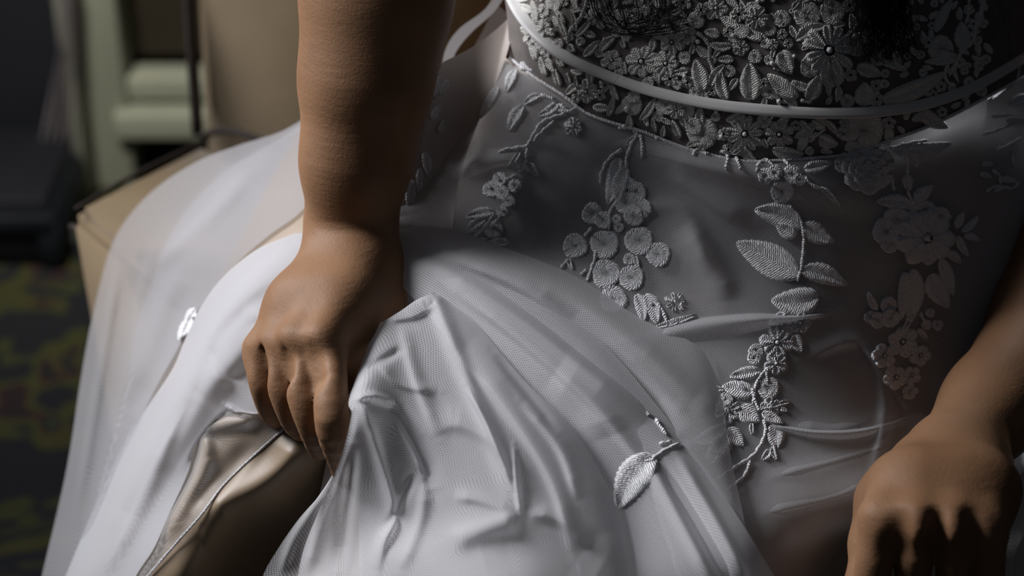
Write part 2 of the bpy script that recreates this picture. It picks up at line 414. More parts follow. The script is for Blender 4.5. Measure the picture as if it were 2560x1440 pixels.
# ------------------------------------------------------------------ the room
def room():
    def box(name, c, s, m, parent=None, bev=.004, kind='structure', rot=0):
        o = slab(name, c, s, m, parent, rot, bev, 1, False)
        if parent is None: tag(o, kind=kind)
        return o
    box('floor', (0, 1.0, -.05), (7, 8, .1), M['carpet'], bev=0)
    YW = 1.28
    box('wall_back', (0, YW + .16, 1.5), (7, .1, 3.2), M['wall'], bev=0)
    box('baseboard_back', (-.2, YW + .09, .16), (6.6, .03, .32), M['dark'])
    # painted door frame with its cross rails
    fr = empty('door_1'); tag(fr, kind='structure')
    z = 1.2

    def pt(px, py, y):      # world point on the plane y
        v = FWD + (px - 1280) / F * RGT + (720 - py) / F * UPV
        return CAM + v * ((y - CAM[1]) / v[1])
    a = pt(265, 240, YW)
    w = abs(pt(330, 240, YW)[0] - pt(200, 240, YW)[0])
    slab('door_post', (a[0] + w * .10, YW, 1.1), (w * .80, .07, 2.2), M['frame'], fr, 0, .006, 2)
    slab('door_casing', (a[0] - w * .42, YW - .02, 1.1), (w * .30, .10, 2.2), M['frame'], fr, 0, .01, 2)
    r0 = pt(400, 205, YW)[2]; r1 = pt(400, 240, YW)[2]; r2 = pt(400, 275, YW)[2]
    xr = pt(560, 240, YW)[0]; x0 = a[0] + w * .25
    for zz, hh, yy in ((r0, .035, 0), (r1, .035, .012), (r2, .04, -.03)):
        slab('door_rail', ((x0 + xr) / 2 + .2, YW + yy, zz), (xr - x0 + .4, .05, hh), M['frame'], fr, 0, .005, 2)
    slab('door_panel', ((x0 + xr) / 2 + .2, YW + .04, r0 + .8), (xr - x0 + .4, .02, 1.55), M['brown'], fr, 0, .003, 1)
    zt = r2 - .03
    for k in range(3):
        slab('door_slat', ((x0 + xr) / 2 + .2, YW + .045 - .008 * k, zt - .06 - .10 * k), (xr - x0 + .4, .02, .085), M['dark'], fr, 0, .006, 1)
    slab('door_kick_panel', ((x0 + xr) / 2 + .2, YW + .05, (zt - .32) / 2), (xr - x0 + .4, .02, max(.05, zt - .34)), M['dark'], fr, 0, .003, 1)
    # dark opening
    b = pt(60, 100, YW + .2)
    box('window_1', (pt(100, 100, YW + .08)[0], YW + .08, 1.10), (.12, .03, 1.5), M['dark'])
    # low dark shelf
    c = pt(20, 420, 1.12)
    sh = empty('low_shelf'); tag(sh, 'low dark wooden shelf unit against the wall left of the pale door post', 'shelf')
    xs = c[0] - .355
    topz = pt(100, 340, 1.12)[2] - .085
    for k, zz in enumerate((topz, topz - .13, topz - .27)):
        slab('shelf_board', (xs, 1.16, zz), (.86, .26, .028), M['shelf'], sh, 0, .004, 1)
    for xx in (xs - .42, xs + .42):
        slab('side_panel', (xx, 1.16, topz / 2), (.03, .26, topz), M['shelf'], sh, 0, .004, 1)
    slab('back_panel', (xs, 1.28, topz / 2), (.84, .015, topz), M['dark'], sh, 0, .002, 1)
    slab('plinth', (xs, 1.14, .05), (.84, .2, .1), M['dark'], sh, 0, .004, 1)
    # glasses on the shelf
    for k, (px, py) in enumerate(((140, 452), (20, 455), (10, 520), (95, 515), (180, 525))):
        yy = 1.10
        p = pt(px, py, yy); g = []
        zz = topz - .13 + .014 if k < 2 else topz - .27 + .014
        bm = bmesh.new()
        prof = [(.0, 0), (.022, 0), (.024, .01), (.008, .02), (.008, .03), (.026, .045), (.03, .07), (.027, .07), (.022, .05), (0, .04)]
        seg = 14; ring = []
        for (r, h) in prof:
            ring.append([bm.verts.new((p[0] + r * .7 * math.cos(t * 2 * math.pi / seg), yy + r * .7 * math.sin(t * 2 * math.pi / seg), zz + h)) for t in range(seg)] if r > 0 else [bm.verts.new((p[0], yy, zz + h))])
        for i in range(len(ring) - 1):
            A, B = ring[i], ring[i + 1]
            for t in range(seg):
                if len(A) == 1: bm.faces.new((A[0], B[t], B[(t + 1) % seg]))
                elif len(B) == 1: bm.faces.new((A[t], A[(t + 1) % seg], B[0]))
                else: bm.faces.new((A[t], A[(t + 1) % seg], B[(t + 1) % seg], B[t]))
        o = bm_obj('glass_cup', bm, M['glass'])
        lab = ('blurred glass cup at the right end of the middle shelf board', 'blurred glass cup at the picture edge on the middle shelf board')[k] if k < 2 else \
            ('leftmost', 'middle', 'rightmost')[k - 2] + ' of the three blurred glass cups on the lowest shelf board'
        tag(o, lab, 'glass', 'glass cups on the low dark shelf' if k < 2 else 'glass cups on the lowest shelf board')
    # sheer curtain, gathered
    V = []; nx, nz = 60, 30
    for j in range(nz):
        t = j / (nz - 1)
        xl = np.interp(t, [0, .3, .6, .85, 1], [140, 150, 118, 90, 80]); xr_ = np.interp(t, [0, 1], [188, 215]); py = -60 + 540 * t
        for i in range(nx):
            s = i / (nx - 1); q = pt(xl + (xr_ - xl) * s, py, 1.22)
            V.append((q[0], q[1] + .018 * math.sin(s * 34 + t * 2), q[2]))
    Fc = [(j * nx + i, j * nx + i + 1, (j + 1) * nx + i + 1, (j + 1) * nx + i) for j in range(nz - 1) for i in range(nx - 1)]
    o = mesh_from('sheer_curtain', V, Fc, M['curtain'])
    tag(o, 'pale mauve sheer curtain hanging left of the pale door post', 'curtain')
    # side walls and ceiling far outside the picture
    box('wall_right', (2.6, 1.0, 1.5), (.1, 3.0, 3.2), M['wall'], bev=0)


room()


# ------------------------------------------------------------------ the armchair
def wpt(px, py, z):
    v = FWD + (px - 1280) / F * RGT + (720 - py) / F * UPV
    return CAM + v * ((z - CAM[2]) / v[2])


def prism(name, poly, z0, z1, m, parent, bev=.012, seg=4, taper=None):
    bm = bmesh.new()
    zt = z1 if hasattr(z1, '__len__') else [z1] * len(poly)
    cx = sum(p[0] for p in poly) / len(poly); cy = sum(p[1] for p in poly) / len(poly)
    tp = taper or 1
    lo = [bm.verts.new((cx + (p[0] - cx) * tp, cy + (p[1] - cy) * tp, z0)) for p in poly]
    hi = [bm.verts.new((p[0], p[1], z)) for p, z in zip(poly, zt)]
    k = len(poly)
    bm.faces.new(lo[::-1]); bm.faces.new(hi)
    for i in range(k): bm.faces.new((lo[i], lo[(i + 1) % k], hi[(i + 1) % k], hi[i]))
    bmesh.ops.bevel(bm, geom=list(bm.edges), offset=bev, segments=seg, affect='EDGES')
    return bm_obj(name, bm, m, parent)


def chair():
    c = empty('armchair'); tag(c, 'wide beige upholstered chair with dark piping that the bride sits on', 'armchair')
    A = wpt(163, 515, .50); B = wpt(505, 345, .47); C2 = wpt(275, 608, .50)
    dirB = (C2 - A); dirB[2] = 0; dirB /= np.linalg.norm(dirB)
    dirA = (B - A); dirA[2] = 0; LA = np.linalg.norm(dirA); dirA /= LA
    D1 = A + dirB * .62; D2 = B + dirB * .75 + dirA * .05
    poly = [tuple(A[:2]), tuple(D1[:2]), tuple(D2[:2]), tuple(B[:2])]
    prism('seat_cushion', poly, .10, [.50, .48, .46, .47], M['chair'], c, .014, 4, .93)
    # back rest: panel from the far end of the seat, upwards
    p0 = wpt(484, 345, .47); p0b = p0 + dirB * .95
    X0 = P(505, 350, 1.99); X1 = P(1330, 330, 1.86)
    X0 = np.array(X0); X1 = np.array(X1)
    bm = bmesh.new()
    bx = np.array([X1[0] - X0[0], X1[1] - X0[1], 0]); bl = np.linalg.norm(bx); bx /= bl; byv = np.array([-bx[1], bx[0], 0])
    T0 = np.array(P(478, -60, 1.92))
    lean = (T0 - X0); H = .62
    vs = []
    for zz, ln in ((-.25, -.02), (.0, 0), (H, .06)):
        for s in (0, 1):
            for t in (0, 1):
                q = X0 + bx * bl * s + byv * (t * .11 + ln); vs.append(bm.verts.new((q[0] - (.012 if (s == 0 and zz == H) else 0), q[1], X0[2] + zz)))
    def f(*i): bm.faces.new([vs[k] for k in i])
    for lv in (0, 4):
        f(lv, lv + 2, lv + 6, lv + 4); f(lv + 1, lv + 5, lv + 7, lv + 3); f(lv, lv + 4, lv + 5, lv + 1); f(lv + 2, lv + 3, lv + 7, lv + 6)
    f(0, 1, 3, 2); f(8, 10, 11, 9)
    bmesh.ops.bevel(bm, geom=[e for e in bm.edges], offset=.012, segments=3, affect='EDGES')
    bm_obj('backrest', bm, M['chair'], c)
    tube('piping', [np.array(P(468, -80, 1.915)), np.array(P(478, 100, 1.94)), np.array(P(494, 335, 1.975))], .0058, M['piping'], c, 8, n=12)  # dark strip painted for the shaded side thickness of the backrest
    e1 = [A + np.array([.004, 0, .003]), A * .5 + B * .5 + np.array([-.004, .003, .002]), B + np.array([0, 0, .004])]
    tube('piping', [q + dirB * .007 + dirA * .004 + np.array([0, 0, -.0045]) for q in e1], .0022, M['piping'], c, 8, n=14)
    C3 = wpt(275, 608, .50)
    e2 = [np.array(P(178, 566, 1.775)), np.array(P(225, 586, 1.75)), np.array(P(290, 616, 1.72))]
    tube('piping', e2, .0028, M['piping'], c, 8, n=10)
    tube('piping', [np.array(P(500, 340, 1.95)), np.array(P(560, 326, 1.93)), np.array(P(620, 340, 1.9)), np.array(P(700, 370, 1.88))], .0035, M['piping'], c, 8, n=14)
    for q in (A + dirB * .06 + dirA * .05, D1 - dirB * .06 + dirA * .05, B + dirB * .06 - dirA * .03, D2 - dirB * .06 - dirA * .05):
        slab('leg', (q[0], q[1], .055), (.045, .045, .11), M['wood'], c, .4, .005, 2)
    return c


chair()


# ------------------------------------------------------------------ person: smooth field surfaces
def field_mesh(prims, h, pad=.02):
    """prims: list of (a, b, ra, rb, k[, sub]) round cones merged by smooth minimum; k<0 means carve"""
    pts = np.array([p[0] for p in prims] + [p[1] for p in prims]); rs = max(max(p[2], p[3]) for p in prims)
    lo = pts.min(0) - rs - pad; hi = pts.max(0) + rs + pad
    n = np.ceil((hi - lo) / h).astype(int) + 1
    G = np.full(n, 1.0, np.float32)
    ax = [lo[i] + h * np.arange(n[i]) for i in range(3)]
    for p in prims:
        a, b, ra, rb, k = p[:5]
        a = np.asarray(a, float); b = np.asarray(b, float); R = max(ra, rb) + abs(k) + 3 * h + .012
        i0 = np.maximum(((np.minimum(a, b) - R - lo) / h).astype(int), 0); i1 = np.minimum(((np.maximum(a, b) + R - lo) / h).astype(int) + 2, n)
        sl = tuple(slice(i0[j], i1[j]) for j in range(3))
        X = np.stack(np.meshgrid(*[ax[j][sl[j]] for j in range(3)], indexing='ij'), -1)
        ba = b - a; t = np.clip(((X - a) @ ba) / (ba @ ba + 1e-12), 0, 1)
        D = np.linalg.norm(X - a - t[..., None] * ba, axis=-1) - (ra + (rb - ra) * t)
        g = G[sl]
        if k > 0:
            hh = np.clip(.5 + .5 * (g - D) / k, 0, 1); G[sl] = (g * (1 - hh) + D * hh - k * hh * (1 - hh))
        else:
            kk = -k; D = -D
            hh = np.clip(.5 - .5 * (g - D) / kk, 0, 1); G[sl] = (g * (1 - hh) + D * hh + kk * hh * (1 - hh))
    # surface nets
    ins = G < 0
    cs = [ins[i:n[0] - 1 + i, j:n[1] - 1 + j, k:n[2] - 1 + k] for i in (0, 1) for j in (0, 1) for k in (0, 1)]
    s = sum(c.astype(np.int8) for c in cs); act = np.argwhere((s > 0) & (s < 8))
    acc = np.zeros((len(act), 3)); cnt = np.zeros(len(act))
    cor = np.array([(i, j, k) for i in (0, 1) for j in (0, 1) for k in (0, 1)])
    val = np.stack([G[tuple((act + c).T)] for c in cor], 1)
    for p in range(8):
        for q in range(p + 1, 8):
            if abs(cor[p] - cor[q]).sum() != 1: continue
            vp, vq = val[:, p], val[:, q]; mk = (vp < 0) != (vq < 0)
            t = np.where(mk, vp / (vp - vq + 1e-12), 0)
            acc += np.where(mk[:, None], cor[p] + t[:, None] * (cor[q] - cor[p]), 0); cnt += mk
    V = lo + h * (act + acc / cnt[:, None])
    vid = -np.ones(n - 1, np.int64); vid[tuple(act.T)] = np.arange(len(act))
    Fs = []
    for axis in range(3):
        o1, o2 = [(1, 2), (2, 0), (0, 1)][axis]
        d = np.zeros(3, int); d[axis] = 1
        A = ins[tuple(slice(0, n[i] - d[i]) for i in range(3))]; B = ins[tuple(slice(d[i], n[i]) for i in range(3))]
        e = np.argwhere(A != B)
        ok = (e[:, o1] > 0) & (e[:, o2] > 0) & (e[:, o1] < n[o1] - 1) & (e[:, o2] < n[o2] - 1)
        e = e[ok]; u1 = np.zeros(3, int); u1[o1] = 1; u2 = np.zeros(3, int); u2[o2] = 1
        q = np.stack([vid[tuple((e - u1 - u2).T)], vid[tuple((e - u2).T)], vid[tuple(e.T)], vid[tuple((e - u1).T)]], 1)
        fl = ~A[tuple(e.T)]; q[fl] = q[fl][:, ::-1]
        Fs.append(q)
    return V, np.vstack(Fs)


def chain(pts, k):
    """pts: (px,py,d,r_mm)"""
    out = []
    for a, b in zip(pts[:-1], pts[1:]):
        out.append((at(*a[:3]), at(*b[:3]), a[3] / 1000, b[3] / 1000, k))
    return out


def finger(p):
    q = catmull([(a, b, d * 4000, rr) for a, b, d, rr in p], 14); q[:, 2] /= 4000
    # slight waist between the joints
    return chain([tuple(v) for v in q], .0018)


def person():
    pr = []
    # ---- right arm (image left)
    fore = [(945, -250, 1.345, 45), (945, -90, 1.350, 48), (940, 20, 1.355, 47), (915, 200, 1.362, 42.5), (890, 400, 1.375, 35), (877, 550, 1.388, 30)]
    pr += chain(fore, .02)
    pr += [(at(848, 560, 1.395), at(838, 660, 1.390), .023, .022, .012), (at(905, 560, 1.395), at(915, 680, 1.388), .024, .023, .012)]
    # back of the hand
    K = [(650, 876, 1.352, 10), (690, 868, 1.336, 11), (742, 864, 1.322, 12), (812, 862, 1.312, 13.5)]
    Wr = [(830, 650, 1.385, 17), (855, 640, 1.38, 18), (885, 640, 1.378, 19), (915, 650, 1.378, 19)]
    for w_, k_ in zip(Wr, K):
        mid = ((w_[0] + k_[0]) / 2 + (-6 if k_[0] < 700 else 4), (w_[1] + k_[1]) / 2, (w_[2] + k_[2]) / 2 - .006, 17)
        pr += chain([w_, mid, k_], .016)
    pr += chain([(900, 690, 1.385, 24), (880, 800, 1.362, 24), (845, 860, 1.345, 19)], .02)
    pr += chain([(800, 760, 1.375, 22), (740, 860, 1.36, 16)], .02)
    # radial side / thumb base
    pr += chain([(932, 700, 1.388, 20), (938, 790, 1.375, 20), (925, 900, 1.365, 16)], .014)
    fing = [
        [(650, 876, 1.352, 10.5), (656, 955, 1.342, 9), (676, 1025, 1.362, 8), (700, 1050, 1.39, 7)],
        [(690, 870, 1.336, 11.5), (706, 965, 1.322, 10), (733, 1045, 1.336, 9), (752, 1075, 1.37, 8)],
        [(742, 866, 1.322, 12.5), (757, 985, 1.302, 10.5), (786, 1075, 1.312, 9.8), (800, 1120, 1.355, 8.5)],
        [(814, 866, 1.312, 13.5), (826, 985, 1.288, 11.2), (834, 1072, 1.286, 11.2), (858, 1165, 1.335, 9), (864, 1195, 1.36, 8)],
    ]
    thumb = [(925, 900, 1.365, 15), (905, 1000, 1.352, 12), (885, 1090, 1.345, 10)]
    for f_ in fing: pr += finger(f_)
    pr += chain(thumb, .006)
    # knuckle caps, tendons and the hollows between knuckles
    for (x, y, d, r) in K:
        pr.append((at(x, y - 8, d - .003), at(x + 1, y + 6, d - .003), .0088 * r / 11, .0085 * r / 11, .012))
    for (x0, y0, d0, x1, y1, d1, r) in ((668, 935, 1.330, 668, 875, 1.334, .0038), (717, 940, 1.308, 716, 868, 1.314, .0048), (784, 945, 1.290, 780, 865, 1.298, .0058)):
        pr.append((at(x0, y0, d0 - .003), at(x1, y1, d1 - .003), r, r * .5, -.012))
    for (a_, b_) in (((800, 840, 1.301), (880, 700, 1.353)), ((738, 842, 1.313), (860, 700, 1.354))):
        pr.append((at(*a_), at(*b_), .005, .004, .014))
    V1, F1 = field_mesh(pr, .0021)
    # ---- left arm (image right)
    pr = []
    pr += chain([(2890, -100, 1.49, 47), (2820, 200, 1.49, 48), (2718, 480, 1.475, 43), (2612, 800, 1.44, 36), (2480, 1010, 1.372, 31), (2400, 1120, 1.338, 29)], .02)
    K = [(2205, 1300, 1.252, 13.5), (2292, 1306, 1.240, 13), (2385, 1316, 1.238, 12.5), (2462, 1322, 1.246, 12)]
    Wr = [(2330, 1140, 1.328, 17), (2370, 1130, 1.322, 18), (2410, 1130, 1.32, 18), (2440, 1140, 1.325, 17)]
    for w_, k_ in zip(Wr, K):
        mid = ((w_[0] + k_[0]) / 2 + np.sign(k_[0] - 2340) * 14, (w_[1] + k_[1]) / 2 - 6, (w_[2] + k_[2]) / 2 - .012, 18)
        pr += chain([w_, mid, k_], .018)
    pr += chain([(2370, 1200, 1.31, 28), (2300, 1320, 1.275, 22)], .02) + chain([(2400, 1200, 1.31, 28), (2420, 1320, 1.275, 20)], .02)
    pr += chain([(2290, 1190, 1.315, 20), (2215, 1260, 1.29, 18), (2185, 1360, 1.28, 14), (2165, 1460, 1.27, 11), (2170, 1530, 1.265, 9)], .012)
    fing = [
        [(2205, 1302, 1.252, 13), (2186, 1400, 1.254, 11.5), (2178, 1500, 1.27, 10.5), (2190, 1600, 1.30, 8)],
        [(2292, 1308, 1.240, 13), (2284, 1400, 1.252, 11.5), (2282, 1500, 1.275, 10.5), (2290, 1600, 1.305, 8)],
        [(2385, 1318, 1.238, 12.5), (2384, 1405, 1.250, 11), (2384, 1500, 1.273, 10), (2390, 1590, 1.30, 8)],
        [(2462, 1324, 1.246, 12), (2470, 1400, 1.252, 10.5), (2468, 1480, 1.268, 9.5), (2460, 1550, 1.29, 8)],
    ]
    for f_ in fing: pr += finger(f_)
    for (x, y, d, r) in K:
        pr.append((at(x, y - 10, d - .003), at(x, y + 4, d - .003), .0105, .0100, .014))
    for x in (2248, 2339, 2424):
        pr.append((at(x, 1375, 1.232), at(x + 2, 1300, 1.226), .0062, .002, -.012))
    V2, F2 = field_mesh(pr, .0023)
    # ---- torso, legs, neck, head: coarser field in the same mesh
    cx = .175
    Pt = lambda x, y, z: np.array([x, y, z])
    pr = []
    for (z, y, hw, r) in ((.58, .17, .09, .105), (.70, .16, .06, .088), (.80, .155, .055, .085), (.92, .15, .07, .095), (1.04, .15, .085, .085), (1.12, .155, .10, .06)):
        pr.append((Pt(cx - hw, y + .03, z), Pt(cx + hw, y + .03, z), r, r, .06))
    pr += [(Pt(cx - .07, .075, 1.0), Pt(cx - .07, .08, .98), .072, .075, .05), (Pt(cx + .07, .075, 1.0), Pt(cx + .07, .08, .98), .072, .075, .05)]
    pr += [(Pt(cx, .17, 1.12), Pt(cx, .15, 1.24), .055, .05, .03), (Pt(cx, .15, 1.33), Pt(cx, .13, 1.39), .078, .088, .02), (Pt(cx, .085, 1.28), Pt(cx, .09, 1.33), .035, .055, .03),
           (Pt(cx, .05, 1.315), Pt(cx, .06, 1.345), .012, .007, .01)]
    pr += [(Pt(cx - .09, .12, .51), Pt(.0, -.20, .445), .07, .045, .04), (Pt(cx + .07, .12, .51), Pt(.16, -.20, .44), .07, .045, .04),
           (Pt(.0, -.20, .44), Pt(-.03, -.22, .10), .042, .032, .03), (Pt(.16, -.20, .43), Pt(.17, -.22, .10), .042, .034, .03),
           (Pt(-.03, -.22, .07), Pt(-.05, -.34, .03), .032, .022, .02), (Pt(.17, -.22, .07), Pt(.18, -.34, .03), .032, .022, .02)]
    pr += [(Pt(.005, .16, 1.11), at(945, -250, 1.345), .044, .048, .03), (Pt(.345, .16, 1.11), at(2880, -100, 1.49), .046, .048, .03)]
    V3, F3 = field_mesh(pr, .0085)
    V = np.vstack([V1, V2, V3]); Fc = np.vstack([F1, F2 + len(V1), F3 + len(V1) + len(V2)])
    o = mesh_from('person', V, Fc, M['skin'])
    tag(o, 'seated bride in a white lace gown, one hand gripping the tulle', 'person')
    # hair
    cu = bpy.data.curves.new('hair', 'CURVE'); cu.dimensions = '3D'; cu.bevel_depth = .00012; cu.bevel_resolution = 0

    def strand(pts, w=1.0):
        sp = cu.splines.new('POLY'); q = catmull(pts, 22); sp.points.add(len(q) - 1)
        w3 = at(q[:, 0], q[:, 1], q[:, 2])
        for i, p in enumerate(w3): sp.points[i].co = (*p, 1); sp.points[i].radius = w
    dt = lambda x, y: float(torso_d(np.array(x * 1.0), np.array(y * 1.0))) - .012
    top = lambda: (rnd.uniform(1640, 1800), -600, 1.235)
    for k in range(85):       # left curl: loops sweeping down and to the right
        a = rnd.gauss(0, 1); x0 = 1460 + rnd.random() * 230
        low = 100 - abs(rnd.gauss(0, 28)) - (x0 - 1460) * .12
        e = rnd.uniform(1600, 1700)
        q = [(x0 + rnd.uniform(-10, 10), -160, dt(x0, 0) - .01), (x0 + rnd.uniform(0, 14), -40, dt(x0, 0)), (x0 + 18, low * .45, dt(x0, 30) - rnd.uniform(0, .012)),
             ((x0 + e) / 2 - 10, low, dt(x0, 90) - rnd.uniform(0, .01)), (e + rnd.uniform(0, 70) * (rnd.random() < .3), low - rnd.uniform(5, 30), dt(e, 60)), (e + 20, low - 70, dt(e, 0) - .004)]
        strand(q[:rnd.choice([5, 5, 6])], rnd.uniform(1.0, 1.8))
    for q in ([(1400, -40), (1400, 50), (1405, 65)], [(1365, 66), (1372, 86), (1400, 100), (1440, 100)], [(1405, 93), (1440, 93), (1485, 109), (1530, 95), (1600, 100)],
              [(1479, 50), (1470, 75), (1465, 90), (1450, 108)], [(1548, 100), (1555, 150), (1552, 180), (1530, 215)], [(1577, 105), (1572, 125), (1560, 130), (1545, 112)],
              [(1575, 165), (1576, 185), (1558, 200)], [(1583, 110), (1592, 140), (1600, 162)], [(1600, 95), (1650, 82), (1690, 75)]):
        strand([(x, y, dt(x, y)) for x, y in q], .9)
    for k in range(330):       # right lock: dense, frayed end
        x0 = 2150 + rnd.random() * 120; ln = 70 + rnd.random() * 90
        dx = rnd.gauss(0, 26)
        q = [(x0 + rnd.uniform(-12, 12), -170, dt(2210, 0) - .02), (x0, -60, dt(x0, 0) - .014), (x0 + dx * .3 + 8 * math.sin(k), ln * .4, dt(x0, 30) - rnd.uniform(0, .012)),
             (x0 + dx * .8 + 10 * math.cos(k * 1.7), ln * .8, dt(x0, 60) - rnd.uniform(0, .01)), (x0 + dx + rnd.gauss(0, 16), ln, dt(x0, 100))]
        strand(q, rnd.uniform(.7, 1.5))
    for xx, ll in ((2140, 160), (2180, 130), (2205, 170), (2300, 110)):
        strand([(xx - 10, -40, dt(xx, 0)), (xx, ll * .6, dt(xx, 60)), (xx + 4, ll, dt(xx, ll))], 1.6)
    # bulk of both locks up to the head
    for k in range(260):
        s = rnd.random() < .5
        x1, d1 = ((1570 + rnd.gauss(0, 60)), dt(1570, 0) - .01) if s else ((2210 + rnd.gauss(0, 34)), dt(2210, 0) - .016)
        w1 = at(x1, -150, d1); side = -1 if s else 1
        q = [np.array([cx + side * rnd.uniform(.05, .088), rnd.uniform(.06, .14), 1.40]), np.array([cx + side * .095, .06, 1.25]), np.array([cx + side * .10, .03, 1.08]), w1]
        sp = cu.splines.new('POLY'); q = catmull(np.array(q), 14); sp.points.add(13)
        for i, p in enumerate(q): sp.points[i].co = (*p, 1); sp.points[i].radius = 2.5
    h = bpy.data.objects.new('hair', cu); S.collection.objects.link(h); cu.materials.append(M['hair']); h.parent = o
    tag(h, 'long black wavy hair falling in two loose locks over the bodice', kind='stuff')
    return o


person()

# ------------------------------------------------------------------ the gown
gown = empty('wedding_dress')
tag(gown, 'white tulle wedding gown with lace appliques and thin ribbon belt on the seated bride', 'dress')

BELT = [(1262, -60), (1290, 10), (1322, 60), (1365, 105), (1420, 145), (1500, 182), (1600, 219), (1700, 245), (1800, 263), (1900, 274), (2000, 281), (2100, 283), (2200, 278), (2300, 263), (2400, 232), (2480, 193), (2600, 120)]
SEAM = [(1275, 145), (1335, 192), (1410, 240), (1480, 290), (1600, 327), (1720, 372), (1860, 402), (2010, 396), (2130, 384), (2220, 352), (2330, 312), (2450, 252), (2600, 170)]


def curve_y(C, x):
    c = catmull(C, 200); return np.interp(x, c[:, 0], c[:, 1])


# bodice fabric
top_ = [(1225, -120), (1500, -140), (1950, -150), (2400, -140), (2620, -120)]
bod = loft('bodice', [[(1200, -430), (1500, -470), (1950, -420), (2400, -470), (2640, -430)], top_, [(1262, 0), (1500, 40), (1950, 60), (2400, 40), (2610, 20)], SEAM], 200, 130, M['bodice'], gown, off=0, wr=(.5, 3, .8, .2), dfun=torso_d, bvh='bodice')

# underskirt: satin lining over hips, lap and both thighs
lap_st = [
    ([(1300, 420), (1290, 520), (1330, 620)], 40, 26, 5), ([(1480, 420), (1650, 520), (1760, 640), (1800, 720)], 50, 40, 5),
    ([(1560, 380), (1900, 440), (2250, 520)], 30, 45, 5), ([(1700, 560), (1800, 690), (1810, 760)], 40, 30, 5),
    ([(1420, 470), (1520, 640), (1620, 760)], 50, 50, -4), ([(1130, 420), (1240, 390), (1330, 440)], 26, 30, 5),
    ([(1950, 520), (2150, 560), (2350, 640)], 60, 50, -4),
    ([(2100, 1010), (2300, 1000), (2420, 960)], 60, 60, -6),
]
satin_st = [
    ([(775, 1060), (700, 1180), (570, 1260), (470, 1300)], 46, 110, 13),
    ([(660, 1040), (560, 1060), (510, 1080), (520, 1150)], 22, 22, 10), ([(640, 990), (560, 1030), (500, 1060)], 20, 20, 7),
    ([(520, 1080), (500, 1180), (440, 1280), (400, 1360)], 18, 26, 9), ([(470, 1130), (430, 1230), (400, 1290)], 24, 24, -4),
    ([(640, 1100), (560, 1190), (470, 1290)], 30, 20, -5),
    
]
loft('underskirt', [[(1230, 122, -6)] + SEAM[1:], [(1080, 330, -6), (1190, 375, -2), (1300, 420), (1600, 500), (1900, 560), (2250, 560), (2620, 450)],
                    [(960, 560), (1300, 640), (1600, 700), (1900, 760), (2250, 760), (2640, 700)],
                    [(860, 900), (1200, 960), (1500, 1000), (1900, 1050), (2250, 1050), (2640, 1000)],
                    [(800, 1230), (1100, 1260), (1500, 1300), (1900, 1320), (2250, 1350), (2640, 1300)],
                    [(700, 1560), (1100, 1570), (1500, 1580), (1900, 1590), (2250, 1600), (2640, 1600)]],
     240, 220, M['lining'], gown, st=lap_st, off=-6, bvh='lap')
loft('satin_panel', [[(760, 300), (620, 560), (520, 760), (440, 900), (350, 1100), (260, 1300), (180, 1560)],
                     [(900, 560), (760, 760), (660, 900), (560, 1010), (480, 1120), (400, 1290), (300, 1560)],
                     [(990, 700), (880, 900), (800, 1000), (720, 1060), (620, 1180), (540, 1290, -6), (440, 1560, -30)],
                     [(1060, 800), (960, 960), (880, 1060, -6), (800, 1130, -5), (705, 1250, -16), (625, 1350, -50), (560, 1560, -90)],
                     [(1160, 900, -10), (1080, 1040, -40), (1000, 1150, -70), (960, 1240, -100), (900, 1340, -120), (860, 1440, -130), (820, 1560, -140)]],
     220, 160, M['satin'], gown, st=satin_st, off=-3, bvh='satin')

# thin net over the whole lap, gathered under the waist seam
net_st = [
    ([(1140, 450), (1270, 400), (1330, 430)], 14, 30, 6), ([(1250, 640), (1450, 690), (1640, 820)], 22, 30, 5),
    ([(1400, 330), (1700, 400), (2000, 500), (2300, 560)], 18, 40, 5), ([(1280, 320), (1500, 420), (1560, 560)], 16, 26, 4),
    ([(1500, 560), (1700, 520), (1780, 700)], 20, 20, 3), ([(1660, 420), (1800, 520), (1880, 560)], 16, 30, 4),
    ([(2000, 900), (2150, 860), (2210, 1000), (2180, 1200)], 10, 30, 5), ([(2140, 850), (2230, 960), (2290, 1060)], 8, 20, 5),
    ([(1960, 1060), (2100, 1075), (2260, 1020)], 10, 26, 6), ([(1900, 1200), (2100, 1150), (2290, 1090)], 12, 20, 5),
    ([(1880, 1290), (2100, 1240), (2200, 1180)], 12, 26, 5),
    ([(1150, 260), (1200, 350), (1130, 460)], 20, 20, 5), ([(1240, 230), (1300, 260), (1380, 330)], 20, 20, 4),
]
NETR = [[(1225, 120, -4), (1300, 176, -2), (1400, 235), (1480, 288), (1600, 325), (1720, 370), (1860, 400), (2010, 394), (2130, 382), (2220, 350), (2330, 310), (2450, 250), (2620, 150)],
        [(1080, 320, -4), (1200, 345), (1400, 400), (1700, 480), (2000, 520), (2300, 470), (2620, 380)],
        [(990, 520), (1200, 560), (1400, 620), (1700, 680), (2000, 720), (2300, 700), (2620, 620)],
        [(960, 800), (1200, 860), (1450, 900), (1700, 940), (2000, 960), (2300, 950), (2600, 900)],
        [(900, 1100), (1150, 1160), (1450, 1180), (1700, 1200), (1950, 1210), (2130, 1190), (2330, 1100)],
        [(900, 1560), (1150, 1560), (1450, 1560), (1700, 1560), (1900, 1560), (1980, 1520), (2060, 1420)]]
loft('lap_tulle', NETR, 260, 260, M['net'], gown, st=lap_st + net_st, off=0, wr=(.8, 5, .8, .7), bvh='net')
loft('lap_tulle', [[(p[0], p[1] + 8) + p[2:] for p in NETR[0]]] + NETR[1:], 200, 200, M['net_soft'], gown, st=lap_st[:4] + net_st[3:8], off=4, wr=(1.2, 9, .6, 1.2), bvh='net')

